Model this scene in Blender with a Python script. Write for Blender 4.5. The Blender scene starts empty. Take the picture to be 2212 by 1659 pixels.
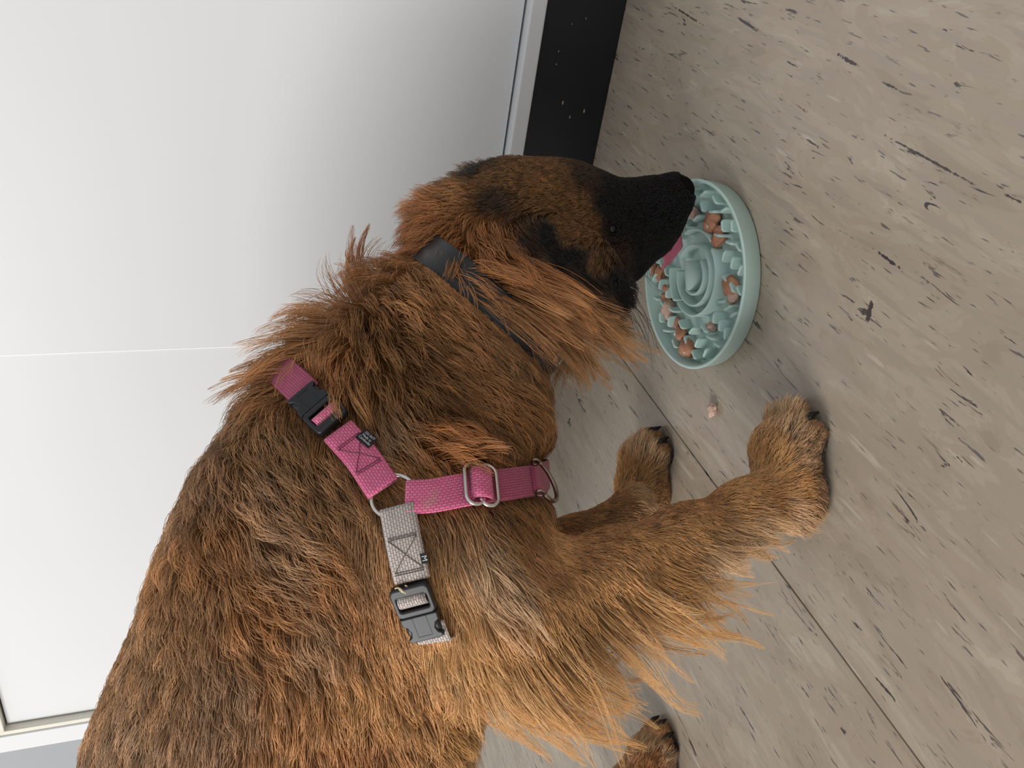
import bpy, bmesh, math, random
import numpy as np
from mathutils import Vector, Matrix, kdtree

rng = np.random.default_rng(7)
random.seed(7)
scene = bpy.context.scene
COL = scene.collection

# ------------------------------------------------------------------ camera
# the photograph is a portrait frame turned on its side: world up points to the left of the picture
F = 1885.0
def nrm(v):
    v = np.asarray(v, float)
    return v / np.linalg.norm(v)
_L = nrm([-2830, -506, F]); _P = np.array([1390, -748, F], float); _P = nrm(_P - _L * (_L @ _P))
ROT = np.array([-_L, _P, np.cross(-_L, _P)])          # (right, down, forward) -> world
CAMP = np.array([0, 0, 0.52])
RIGHT, DOWN, FWD = ROT[:, 0], ROT[:, 1], ROT[:, 2]
cam_data = bpy.data.cameras.new('camera'); cam = bpy.data.objects.new('camera', cam_data); COL.objects.link(cam)
m = Matrix.Identity(4)
for i in range(3):
    m[i][0], m[i][1], m[i][2], m[i][3] = DOWN[i], RIGHT[i], -FWD[i], CAMP[i]
cam.matrix_world = m
cam_data.sensor_fit = 'HORIZONTAL'; cam_data.sensor_width = 36.0; cam_data.lens = 36.0 * F / 2212.0
cam_data.clip_start = 0.02
scene.camera = cam

# ------------------------------------------------------------------ world, light, exposure
scene.view_settings.view_transform = 'Standard'; scene.view_settings.look = 'None'
scene.view_settings.gamma = 1.0; scene.view_settings.use_curve_mapping = False
scene.view_settings.exposure = 0.0
world = bpy.data.worlds.new('world'); scene.world = world; world.use_nodes = True
world.node_tree.nodes['Background'].inputs[0].default_value = (0.95, 0.97, 1.0, 1)
world.node_tree.nodes['Background'].inputs[1].default_value = 0.66
def area_light(name, loc, target, sx, sy, power, col):
    d = bpy.data.lights.new(name, 'AREA'); d.shape = 'RECTANGLE'; d.size = sx; d.size_y = sy; d.energy = power; d.color = col
    o = bpy.data.objects.new(name, d); COL.objects.link(o)
    o.location = loc
    o.rotation_euler = (Vector(target) - Vector(loc)).to_track_quat('-Z', 'Y').to_euler()
    return o
area_light('window_daylight', (-2.6, -2.7, 2.5), (-0.8, 0.5, 0.2), 1.8, 1.6, 165, (1.0, 0.985, 0.96))

cy = scene.cycles
cy.adaptive_threshold = 0.025; cy.max_bounces = 4; cy.diffuse_bounces = 2; cy.glossy_bounces = 2; cy.transmission_bounces = 4; cy.transparent_max_bounces = 4
cy.caustics_reflective = False; cy.caustics_refractive = False

# ------------------------------------------------------------------ helpers
def srgb(r, g, b):
    return tuple((c / 255 / 12.92) if c / 255 <= 0.04045 else ((c / 255 + 0.055) / 1.055) ** 2.4 for c in (r, g, b))
def img_ray(x, y):
    return ROT @ np.array([(829.5 - y) / F, (x - 1106) / F, 1.0])
def W(x, y, t):
    return CAMP + img_ray(x, y) * t
def on_floor(x, y, z=0.0):
    d = img_ray(x, y); return CAMP + d * ((z - CAMP[2]) / d[2])
def img_dir(dx, dy):
    return DOWN * dx - RIGHT * dy

def mesh_obj(name, verts, faces, mat, parent=None, smooth=False):
    me = bpy.data.meshes.new(name); me.from_pydata([tuple(map(float, v)) for v in verts], [], faces); me.update()
    o = bpy.data.objects.new(name, me); COL.objects.link(o)
    if mat: me.materials.append(mat)
    if smooth: me.shade_smooth()
    o.parent = parent
    return o
def bm_obj(name, bm, mat, parent=None, smooth=False):
    me = bpy.data.meshes.new(name); bmesh.ops.recalc_face_normals(bm, faces=bm.faces); bm.to_mesh(me); bm.free()
    o = bpy.data.objects.new(name, me); COL.objects.link(o)
    if mat: me.materials.append(mat)
    if smooth: me.shade_smooth()
    o.parent = parent
    return o
def empty(name, loc=(0, 0, 0)):
    o = bpy.data.objects.new(name, None); o.empty_display_size = 0.05; COL.objects.link(o); o.location = loc
    return o
def tag(o, label=None, cat=None, group=None, kind=None):
    for k, v in (('label', label), ('category', cat), ('group', group), ('kind', kind)):
        if v: o[k] = v
    return o
def box(name, lo, hi, mat, parent=None, bevel=0.0):
    bm = bmesh.new(); bmesh.ops.create_cube(bm, size=1)
    lo = np.array(lo, float); hi = np.array(hi, float)
    for v in bm.verts: v.co = Vector((lo + hi) / 2 + np.array(v.co) * (hi - lo))
    if bevel: bmesh.ops.bevel(bm, geom=bm.edges[:], offset=bevel, segments=2, affect='EDGES', profile=0.5)
    return bm_obj(name, bm, mat, parent)
def tube_mesh(pts, rad, ns=8, closed=False):
    pts = np.asarray(pts, float); n = len(pts); rad = np.broadcast_to(rad, (n,))
    if closed: tan = np.roll(pts, -1, 0) - np.roll(pts, 1, 0)
    else: tan = np.gradient(pts, axis=0)
    tan /= np.linalg.norm(tan, axis=1)[:, None] + 1e-12
    ref = np.array([0, 0, 1.0]) if abs(tan[0][2]) < 0.9 else np.array([1.0, 0, 0])
    u = nrm(np.cross(tan[0], ref)); vs = []; fs = []
    for i in range(n):
        u = nrm(u - tan[i] * (u @ tan[i])); w = np.cross(tan[i], u)
        for k in range(ns):
            a = 2 * math.pi * k / ns; vs.append(pts[i] + rad[i] * (math.cos(a) * u + math.sin(a) * w))
    for i in range(n if closed else n - 1):
        j = (i + 1) % n
        for k in range(ns):
            fs.append((i * ns + k, i * ns + (k + 1) % ns, j * ns + (k + 1) % ns, j * ns + k))
    if not closed:
        fs.append(tuple(range(ns))[::-1]); fs.append(tuple((n - 1) * ns + k for k in range(ns)))
    return vs, fs
def tube(name, pts, rad, mat, parent=None, ns=8, closed=False):
    v, f = tube_mesh(pts, rad, ns, closed); return mesh_obj(name, v, f, mat, parent, True)

# ------------------------------------------------------------------ materials
def new_mat(name):
    mt = bpy.data.materials.new(name); mt.use_nodes = True
    return mt, mt.node_tree.nodes, mt.node_tree.links, mt.node_tree.nodes['Principled BSDF']
def plain(name, col, rough=0.5, metal=0.0, noise=0.0, bump=0.0, scale=60.0, spec=0.5, coat=0.0, sss=0.0):
    mt, nd, lk, b = new_mat(name)
    b.inputs['Base Color'].default_value = (*col, 1); b.inputs['Roughness'].default_value = rough
    b.inputs['Metallic'].default_value = metal; b.inputs['Specular IOR Level'].default_value = spec
    b.inputs['Coat Weight'].default_value = coat
    if sss:
        b.inputs['Subsurface Weight'].default_value = sss; b.inputs['Subsurface Radius'].default_value = (0.004, 0.003, 0.003)
    if noise or bump:
        tc = nd.new('ShaderNodeTexCoord'); nz = nd.new('ShaderNodeTexNoise'); nz.inputs['Scale'].default_value = scale; nz.inputs['Detail'].default_value = 5
        lk.new(tc.outputs['Object'], nz.inputs['Vector'])
        if noise:
            mx = nd.new('ShaderNodeMix'); mx.data_type = 'RGBA'
            mx.inputs[6].default_value = (*[c * (1 - noise) for c in col], 1); mx.inputs[7].default_value = (*[min(1, c * (1 + noise)) for c in col], 1)
            lk.new(nz.outputs['Fac'], mx.inputs[0]); lk.new(mx.outputs[2], b.inputs['Base Color'])
        if bump:
            bp = nd.new('ShaderNodeBump'); bp.inputs['Strength'].default_value = bump; bp.inputs['Distance'].default_value = 0.002
            lk.new(nz.outputs['Fac'], bp.inputs['Height']); lk.new(bp.outputs[0], b.inputs['Normal'])
    return mt

def floor_material():
    mt, nd, lk, b = new_mat('vinyl_floor')
    geo = nd.new('ShaderNodeNewGeometry')
    def noise(sx, sy, scale, detail, dist=0.0, off=0.0, rough=0.5):
        mp = nd.new('ShaderNodeMapping'); mp.inputs['Scale'].default_value = (sx, sy, 1); mp.inputs['Location'].default_value = (off, off * 0.7, 0)
        lk.new(geo.outputs['Position'], mp.inputs['Vector'])
        n = nd.new('ShaderNodeTexNoise'); n.inputs['Scale'].default_value = scale; n.inputs['Detail'].default_value = detail
        n.inputs['Distortion'].default_value = dist; n.inputs['Roughness'].default_value = rough
        lk.new(mp.outputs[0], n.inputs['Vector']); return n.outputs['Fac']
    def ramp(src, *stops):
        r = nd.new('ShaderNodeValToRGB'); r.color_ramp.elements.remove(r.color_ramp.elements[1])
        r.color_ramp.elements[0].position = stops[0][0]; r.color_ramp.elements[0].color = (*stops[0][1], 1)
        for p, c in stops[1:]:
            e = r.color_ramp.elements.new(p); e.color = (*c, 1)
        lk.new(src, r.inputs[0]); return r.outputs[0]
    def mix(fac, a, c, kind='MIX'):
        x = nd.new('ShaderNodeMix'); x.data_type = 'RGBA'; x.blend_type = kind
        lk.new(fac, x.inputs[0])
        for s, v in ((6, a), (7, c)):
            if isinstance(v, tuple): x.inputs[s].default_value = (*v, 1)
            else: lk.new(v, x.inputs[s])
        return x.outputs[2]
    def mul(a, c):
        x = nd.new('ShaderNodeMath'); x.operation = 'MULTIPLY'; lk.new(a, x.inputs[0]); lk.new(c, x.inputs[1]); return x.outputs[0]
    W1, B1 = (1, 1, 1), (0, 0, 0)
    def rampv(src, lo, hi):
        x = nd.new('ShaderNodeMapRange'); x.inputs[1].default_value = lo; x.inputs[2].default_value = hi; lk.new(src, x.inputs[0]); return x.outputs[0]
    A_, B_, C_, D_ = srgb(150, 137, 120), srgb(160, 146, 129), srgb(166, 153, 136), srgb(173, 161, 144)
    base = ramp(noise(1.0, 0.30, 22, 4, 1.1, 0.0, 0.66), (0.38, A_), (0.43, B_), (0.495, B_), (0.515, C_), (0.60, C_), (0.63, D_))
    fine = ramp(noise(1.0, 0.10, 95, 2, 0.0, 3.1, 0.6), (0.44, B1), (0.50, (0.35, 0.35, 0.35)), (0.56, (0.3, 0.3, 0.3)), (0.60, W1))
    base = mix(fine, base, srgb(156, 144, 129))
    pale = ramp(noise(1.0, 0.12, 80, 2, 0.0, 9.7, 0.65), (0.66, B1), (0.70, (0.6, 0.6, 0.6)), (0.80, W1))
    base = mix(pale, base, srgb(182, 171, 155))
    d1 = ramp(noise(1.0, 0.15, 105, 4, 0.8, 17.3, 0.68), (0.628, B1), (0.65, W1))
    m1 = ramp(noise(1, 0.6, 12, 0, 0, 5.5), (0.38, B1), (0.52, W1))
    base = mix(mul(d1, m1), base, srgb(76, 70, 68))
    d2 = ramp(noise(1.0, 0.11, 270, 2, 0.0, 41.0, 0.62), (0.645, B1), (0.69, W1))
    base = mix(d2, base, srgb(104, 97, 92))
    # single larger scuffs and streaks: (from, to, half width)
    wob = noise(1, 1, 160, 3, 0, 8.8, 0.7)
    for (p0, p1, hw) in (((1872, 702), (1886, 640), .0035), ((1900, 286), (2125, 410), .0012), ((1810, 118), (1856, 144), .0020), ((1906, 178), (1938, 192), .0014), ((1445, 8), (1520, 55), .0012), ((1890, 540), (1945, 580), .0018), ((2160, 415), (2212, 440), .0010), ((1885, 1456), (1940, 1520), .0016), ((1838, 1340), (1862, 1362), .0016)):
        a = on_floor(*p0); c = on_floor(*p1); mid = (a + c) / 2; ln = np.linalg.norm(c - a) / 2 * 1.1; th = math.atan2(c[1] - a[1], c[0] - a[0])
        mp = nd.new('ShaderNodeMapping'); mp.vector_type = 'TEXTURE'; mp.inputs['Location'].default_value = (mid[0], mid[1], 0); mp.inputs['Rotation'].default_value = (0, 0, th); mp.inputs['Scale'].default_value = (ln, hw, 1)
        lk.new(geo.outputs['Position'], mp.inputs['Vector'])
        le = nd.new('ShaderNodeVectorMath'); le.operation = 'LENGTH'; lk.new(mp.outputs[0], le.inputs[0])
        ad = nd.new('ShaderNodeMath'); ad.operation = 'MULTIPLY_ADD'; lk.new(wob, ad.inputs[0]); ad.inputs[1].default_value = 2.6; lk.new(le.outputs['Value'], ad.inputs[2])
        base = mix(rampv(ad.outputs[0], 2.15, 1.85), base, srgb(70, 62, 60))
    lk.new(base, b.inputs['Base Color'])
    b.inputs['Roughness'].default_value = 0.27; b.inputs['Specular IOR Level'].default_value = 0.5
    return mt

def webbing_material(name, colA, colB, worn):
    # woven nylon: rows of yarn across the strap; UV in metres (u along, v across)
    mt, nd, lk, b = new_mat(name)
    uv = nd.new('ShaderNodeUVMap')
    br = nd.new('ShaderNodeTexBrick'); br.offset = 0.5; br.inputs['Scale'].default_value = 1.0
    br.inputs['Brick Width'].default_value = 0.0036; br.inputs['Row Height'].default_value = 0.0021; br.inputs['Mortar Size'].default_value = 0.00042
    br.inputs['Mortar Smooth'].default_value = 1.0; br.inputs['Bias'].default_value = 0.0
    br.inputs['Color1'].default_value = (*colA, 1); br.inputs['Color2'].default_value = (*colB, 1); br.inputs['Mortar'].default_value = (*[c * 0.58 for c in colA], 1)
    lk.new(uv.outputs[0], br.inputs['Vector'])
    nz = nd.new('ShaderNodeTexNoise'); nz.inputs['Scale'].default_value = 45; nz.inputs['Detail'].default_value = 4
    geo = nd.new('ShaderNodeNewGeometry'); lk.new(geo.outputs['Position'], nz.inputs['Vector'])
    rp = nd.new('ShaderNodeValToRGB'); rp.color_ramp.elements[0].position = 0.56; rp.color_ramp.elements[1].position = 0.72
    lk.new(nz.outputs['Fac'], rp.inputs[0])
    sc = nd.new('ShaderNodeMath'); sc.operation = 'MULTIPLY'; sc.inputs[1].default_value = 0.6; lk.new(rp.outputs[0], sc.inputs[0])
    mx = nd.new('ShaderNodeMix'); mx.data_type = 'RGBA'; lk.new(sc.outputs[0], mx.inputs[0]); lk.new(br.outputs['Color'], mx.inputs[6]); mx.inputs[7].default_value = (*worn, 1)
    lk.new(mx.outputs[2], b.inputs['Base Color']); b.inputs['Roughness'].default_value = 0.62; b.inputs['Sheen Weight'].default_value = 0.2
    bp = nd.new('ShaderNodeBump'); bp.inputs['Strength'].default_value = 0.9; bp.inputs['Distance'].default_value = 0.0007; bp.invert = True
    lk.new(br.outputs['Fac'], bp.inputs['Height']); lk.new(bp.outputs[0], b.inputs['Normal'])
    return mt

def hair_material(name):
    mt, nd, lk, b = new_mat(name)
    a = nd.new('ShaderNodeAttribute'); a.attribute_name = 'hair_colour'; lk.new(a.outputs['Color'], b.inputs['Base Color'])
    b.inputs['Roughness'].default_value = 0.42; b.inputs['Specular IOR Level'].default_value = 0.42
    return mt

M_floor = floor_material()
M_joint = plain('floor_joint', srgb(70, 62, 55), 0.8)
M_white = plain('white_gloss_paint', srgb(222, 223, 224), 0.38, noise=0.015, bump=0.03, scale=7, spec=0.2)
M_whitedull = plain('shaded_white_paint', srgb(226, 222, 208), 0.4, noise=0.06, bump=0.25, scale=40)
M_gapdark = plain('cupboard_inside', srgb(60, 55, 48), 0.8)
M_wall = plain('grey_wall_paint', srgb(158, 161, 164), 0.6, noise=0.02, bump=0.05, scale=30)
M_plinth = plain('black_plinth_paint', srgb(26, 27, 32), 0.38, noise=0.25, bump=0.08, scale=20, spec=0.4)
M_chip = plain('chipped_paint', srgb(150, 140, 128), 0.7)
M_mint = plain('mint_silicone', srgb(194, 219, 211), 0.42, noise=0.03, scale=30, sss=0.12)
M_food = plain('shredded_meat', srgb(186, 132, 102), 0.7, noise=0.35, bump=0.6, scale=300)
M_foodpale = plain('pale_meat', srgb(206, 172, 154), 0.7, noise=0.15, bump=0.6, scale=300)
M_green = plain('green_leaf', srgb(58, 88, 66), 0.6)
M_pink = webbing_material('pink_webbing', srgb(248, 122, 166), srgb(240, 106, 154), srgb(210, 152, 142))
M_rose = webbing_material('rose_webbing', srgb(198, 84, 122), srgb(184, 72, 112), srgb(190, 80, 116))
M_greyweb = webbing_material('grey_webbing', srgb(206, 192, 184), srgb(192, 178, 170), srgb(164, 152, 132))
M_plastic = plain('black_plastic', srgb(34, 35, 38), 0.4, noise=0.1, scale=80)
M_steel = plain('steel', srgb(214, 210, 204), 0.22, metal=1.0)
M_bronze = plain('worn_steel', srgb(150, 134, 124), 0.3, metal=1.0)
M_collar = plain('black_rubber_collar', srgb(30, 31, 34), 0.4, noise=0.1, scale=50)
M_tagblack = plain('black_tag_cloth', srgb(22, 22, 24), 0.7)
M_thread = plain('white_thread', srgb(206, 208, 212), 0.6)
M_stitch = plain('dark_thread', srgb(120, 60, 78), 0.8)
M_stitchgrey = plain('grey_thread', srgb(104, 92, 86), 0.8)
M_fray = plain('frayed_yarn', srgb(206, 190, 150), 0.8)
M_skin = None
M_claw = plain('black_claw', srgb(28, 26, 26), 0.3, noise=0.2, scale=120)
M_nose = plain('black_nose', srgb(20, 18, 18), 0.5, bump=0.5, scale=500)
M_eye = plain('dark_eye', srgb(20, 14, 10), 0.2)
M_tongue = plain('pink_tongue', srgb(214, 112, 134), 0.35, noise=0.12, bump=0.35, scale=260, sss=0.2)
M_pad = plain('black_paw_pad', srgb(40, 38, 40), 0.7, bump=0.5, scale=300)
M_fur = hair_material('dog_hair')

# ------------------------------------------------------------------ floor
floor = box('floor', (-3.2, -2.4, -0.03), (1.9, 1.075, -0.0035), M_joint); tag(floor, kind='structure')
sx = -0.58
edges = [-3.2, sx - 1.828, sx - 0.914, sx, sx + 0.914, 1.9]
for a, c in zip(edges[:-1], edges[1:]):
    box('floor_strip', (a + 0.0007, -2.4, -0.0035), (c - 0.0007, 1.075, 0.0), M_floor, floor, 0.0008)

# ------------------------------------------------------------------ wall and cupboard
XL, XD0, XD1, XD2, XR = -1.462, -1.408, -0.672, 0.064, 0.118
ZD0, ZD1, ZT = 0.128, 0.862, 0.915
wall = box('wall_back', (-3.2, 1.075, 0.0), (XL, 1.2, 2.5), M_wall); tag(wall, kind='structure')
wall2 = box('wall_back', (XR, 1.075, 0.0), (1.9, 1.2, 2.5), M_wall); tag(wall2, kind='structure')
wall3 = box('wall_back', (XL, 1.075, ZT), (XR, 1.2, 2.5), M_wall); tag(wall3, kind='structure')
cup = empty('cupboard', ((XL + XR) / 2, 1.1, 0))
tag(cup, 'white painted built-in cupboard with two flat doors above a black plinth', 'cupboard')
def cpart(name, lo, hi, mat, bevel=0.0, parent=None):
    o = box(name, lo, hi, mat, None, bevel); p = parent or cup
    o.parent = p; o.matrix_parent_inverse = Matrix.Translation(-Vector(cup.location)) if p is cup else Matrix.Identity(4)
    return o
cpart('carcass', (XL, 1.10, 0.105), (XR, 1.5, ZT), M_gapdark)
cpart('plinth', (XL - 0.0, 1.053, 0.0), (XR, 1.10, 0.1055), M_plinth, 0.0012)
cpart('stile', (XL, 1.050, 0.105), (XD0 - 0.012, 1.10, ZT), M_white, 0.0015)
cpart('stile', (XD2 + 0.012, 1.050, 0.105), (XR, 1.10, ZT), M_white, 0.0015)
cpart('rail', (XD0 - 0.012, 1.050, 0.1045), (XD2 + 0.012, 1.10, ZD0 - 0.003), M_white, 0.002)
cpart('rail', (XD0 - 0.012, 1.050, ZD1 + 0.014), (XD2 + 0.012, 1.10, ZT), M_white, 0.002)
# reveal lining round the recessed doors, shaded beige put into its colour
cpart('reveal_lining', (XD0 - 0.0135, 1.0535, ZD0 - 0.003), (XD0 - 0.0025, 1.10, ZD1 + 0.014), M_whitedull, 0.001)
cpart('reveal_lining', (XD0 - 0.0025, 1.0535, ZD1 + 0.003), (XD2 + 0.0025, 1.10, ZD1 + 0.0155), M_whitedull, 0.001)
cpart('door', (XD0, 1.0672, ZD0), (XD1, 1.0905, ZD1), M_white, 0.0004)
bead = tube('joint_glint_bead', np.array([(XD1 - 0.0004, 1.0668, z) for z in np.linspace(ZD0 + .002, ZD1 - .002, 12)]), 0.0012, plain('joint_glint_white', srgb(250, 250, 250), 0.3), cup, 8)  # glint along the door joint, put in as a brighter white bead
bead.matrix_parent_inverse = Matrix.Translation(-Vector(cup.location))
cpart('door', (XD1, 1.0660, ZD0), (XD2, 1.0890, ZD1), M_white, 0.0006)
for (px, py, s) in ((1216, 222, 0.004), (1262, 240, 0.004), (1231, 253, 0.003), (1207, 111, 0.002), (1202, 139, 0.002), (1236, 52, 0.0015), (1266, 40, 0.002)):
    d = img_ray(px, py); p = CAMP + d * (1.053 / d[1])
    bm = bmesh.new(); bmesh.ops.create_icosphere(bm, subdivisions=1, radius=1)
    for v in bm.verts: v.co = Vector((v.co.x * s * 0.8, v.co.y * 0.0004, v.co.z * s * 0.35)) + Vector(p)
    o = bm_obj('paint_chip', bm, M_chip, cup, True); o.matrix_parent_inverse = Matrix.Translation(-Vector(cup.location))

# ------------------------------------------------------------------ lick mat
RIM = 0.0215; MR = 0.101
MC = on_floor(1490, 594.5, RIM); MC[2] = 0
mat_root = empty('lick_mat', MC)
tag(mat_root, 'round mint green silicone lick mat with raised rim on the floor', 'lick mat')
def mpart(name, verts, faces, smooth=True):
    return mesh_obj(name, verts, faces, M_mint, mat_root, smooth)
prof = [(0.0, 0.0008), (0.0965, 0.0008), (0.0985, 0.002), (0.1003, RIM - 0.002), (0.1010, RIM - 0.0006), (0.1003, RIM), (0.0978, RIM + 0.0002), (0.0970, RIM - 0.0012), (0.0955, 0.0062), (0.0935, 0.0048), (0.0, 0.0048)]
NS = 128; vs = []; fs = []
for r, z in prof:
    for k in range(NS):
        a = 2 * math.pi * k / NS; vs.append((r * math.cos(a), r * math.sin(a), z))
for i in range(len(prof) - 1):
    for k in range(NS):
        fs.append((i * NS + k, i * NS + (k + 1) % NS, (i + 1) * NS + (k + 1) % NS, (i + 1) * NS + k))
dish = mpart('dish', vs, fs)
def ang(px, py, z=0.018):
    p = on_floor(px, py, z) - MC; return math.atan2(p[1], p[0]), math.hypot(p[0], p[1])
def arc_ridge(r, a0, a1, th=0.0026, z1=0.0185, n=40):
    vs = []; fs = []
    prof = [(-th / 2 - 0.0004, 0.004), (-th / 2, z1 - 0.0009), (-th / 2 + 0.0008, z1), (th / 2 - 0.0008, z1), (th / 2, z1 - 0.0009), (th / 2 + 0.0004, 0.004)]
    for i in range(n + 1):
        a = a0 + (a1 - a0) * i / n
        sh = 1.0
        for dr, z in prof:
            zz = z if z < 0.01 else z - (0.0008 if i in (0, n) else 0)
            vs.append(((r + dr) * math.cos(a), (r + dr) * math.sin(a), zz))
    q = len(prof)
    for i in range(n):
        for k in range(q - 1): fs.append((i * q + k, i * q + k + 1, (i + 1) * q + k + 1, (i + 1) * q + k))
    fs.append(tuple(range(q))[::-1]); fs.append(tuple(n * q + k for k in range(q)))
    mpart('ridge', vs, fs)
def arc_px(r, p0, p1, cw=True, **kw):
    a0 = ang(*p0)[0]; a1 = ang(*p1)[0]
    if cw:
        while a1 > a0: a1 -= 2 * math.pi
    else:
        while a1 < a0: a1 += 2 * math.pi
    arc_ridge(r, a0, a1, **kw)
# outer ring pieces, middle ring pieces, inner arc and island
arc_px(0.0485, (1478, 508), (1533, 526), cw=True)
arc_px(0.0435, (1532, 540), (1453, 666), cw=True)
arc_px(0.0485, (1450, 656), (1440, 575), cw=True)
arc_px(0.0325, (1466, 552), (1512, 640), cw=True)
arc_px(0.0325, (1520, 655), (1450, 580), cw=True)
arc_px(0.0205, (1503, 580), (1473, 634), cw=True)
# crescent island in the middle
vs = []; fs = []; n = 24
for z, sc in ((0.0045, 1.04), (0.0175, 1.0), (0.0183, 0.9)):
    for k in range(n):
        a = 2 * math.pi * k / n
        x, y = 0.0085 * math.cos(a) * sc, 0.0165 * math.sin(a) * sc
        x += 0.25 * y * y / 0.0165
        b0 = ang(1480, 597)[0]
        vs.append(((x + 0.0075) * math.cos(b0) - y * math.sin(b0), (x + 0.0075) * math.sin(b0) + y * math.cos(b0), z))
for i in range(2):
    for k in range(n): fs.append((i * n + k, i * n + (k + 1) % n, (i + 1) * n + (k + 1) % n, (i + 1) * n + k))
fs.append(tuple(2 * n + k for k in range(n)))
mpart('island', vs, fs)
# petal fins: one mesh shared by all
bm = bmesh.new()
outline = [(-0.0056, 0.0), (-0.0056, 0.0095), (-0.0050, 0.0118), (-0.0034, 0.0130), (0.0034, 0.0130), (0.0050, 0.0118), (0.0056, 0.0095), (0.0056, 0.0)]
rows = []
for y, s in ((-0.0013, 0.93), (-0.0006, 1.0), (0.0006, 1.0), (0.0013, 0.93)):
    rows.append([bm.verts.new((x * s, y * (1.3 if z < 0.002 else 1.0), 0.0045 + z * (s if z > 0.002 else 1))) for x, z in outline])
for a_, b_ in zip(rows[:-1], rows[1:]):
    for k in range(len(outline) - 1): bm.faces.new((a_[k], a_[k + 1], b_[k + 1], b_[k]))
bm.faces.new(rows[0][::-1]); bm.faces.new(rows[-1])
fin0 = bm_obj('fin', bm, M_mint, mat_root, False)
first = True
for ri, (r, n, ph) in enumerate(((0.0600, 16, 0.1), (0.0730, 20, 0.0), (0.0858, 24, 0.06))):
    for k in range(n):
        a = 2 * math.pi * (k + ph) / n + random.uniform(-0.03, 0.03)
        o = fin0 if first else fin0.copy()
        if not first: COL.objects.link(o)
        first = False
        o.parent = mat_root
        o.location = (r * math.cos(a), r * math.sin(a), 0); o.scale = (1.15, 1.1, 1.05)
        o.rotation_euler = (0, 0, a + math.pi / 2 + (0.75 if (k + ri) % 2 else -0.75) + random.uniform(-0.35, 0.35))

# ------------------------------------------------------------------ food
def lump(name, loc, r, mat, seed, squash=0.7, label=None, group=None):
    rr = np.random.default_rng(seed); bm = bmesh.new(); bmesh.ops.create_icosphere(bm, subdivisions=3, radius=1)
    ph = rr.uniform(0, 6.28, (6, 3)); fq = rr.uniform(-7, 7, (6, 3)); ax = rr.uniform(0.65, 1.35, 2)
    for v in bm.verts:
        c = np.array(v.co); k = 1 + 0.10 * sum(math.sin(fq[i] @ c + ph[i, 0]) for i in range(6)) * 0.8
        v.co = Vector((c[0] * k * r * ax[0], c[1] * k * r * ax[1], c[2] * k * r * squash))
    zmin = min(v.co.z for v in bm.verts)
    for v in bm.verts: v.co.z -= zmin
    o = bm_obj(name, bm, mat, None, True); o.location = loc
    tag(o, label, 'food', group)
    return o
bits = [(1500, 462, .0085, 'meat shreds on the mat just beside the dog nose'), (1538, 480, .0095, 'large brown meat shred wedged among fins at the mat top right'),
        (1553, 512, .0085, 'meat shred below the large one near the right rim of the mat'), (1580, 618, .009, 'meat piece against the middle of the right inner rim'),
        (1583, 640, .008, 'ragged meat scrap just under the piece at the right rim'), (1408, 584, .0085, 'pink meat piece under the dog chin on the mat'),
        (1424, 590, .007, 'small pink meat piece touching the tongue tip'), (1437, 645, .007, 'small meat bit left of the ring ridges'),
        (1443, 668, .0085, 'pinkish meat lump at lower left of the ring ridges'), (1460, 700, .006, 'tiny meat crumb below the ring ridges'),
        (1475, 722, .0095, 'meat shred in the lower part of the mat, above the pale lump'), (1487, 750, .0105, 'pale smooth meat lump lowest on the mat'),
        (1533, 706, .0065, 'thin meat scrap beside a fin at lower right of the mat'), (1449, 622, .004, 'narrow meat smear stuck on the middle ring ridge')]
for i, (px, py, r, lb) in enumerate(bits):
    p = on_floor(px, py, 0.012); p[2] = 0.0047 if 'smear' not in lb else 0.0165
    lump('meat_piece', p, r, M_food if i % 4 else M_foodpale, 30 + i, 0.75, lb, 'meat pieces in the lick mat')
lump('meat_piece', on_floor(1546, 884), 0.0068, M_foodpale, 77, 0.6, 'pale pink meat morsel lying alone on the floor', 'dropped food')
lf = empty('leaf_scrap', on_floor(1230, 913)); tag(lf, 'tiny dark green leaf scrap on the floor beside the dog chest', 'leaf')
for a, l in ((0.3, .008), (2.2, .007), (4.4, .006)):
    bm = bmesh.new(); bmesh.ops.create_icosphere(bm, subdivisions=1, radius=1)
    for v in bm.verts:
        x, y, z = v.co.x * l / 2 + l / 2, v.co.y * l * 0.22, v.co.z * 0.0005 + 0.0006
        v.co = Vector((x * math.cos(a) - y * math.sin(a), x * math.sin(a) + y * math.cos(a), z))
    bm_obj('leaflet', bm, M_green, lf, True)

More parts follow.
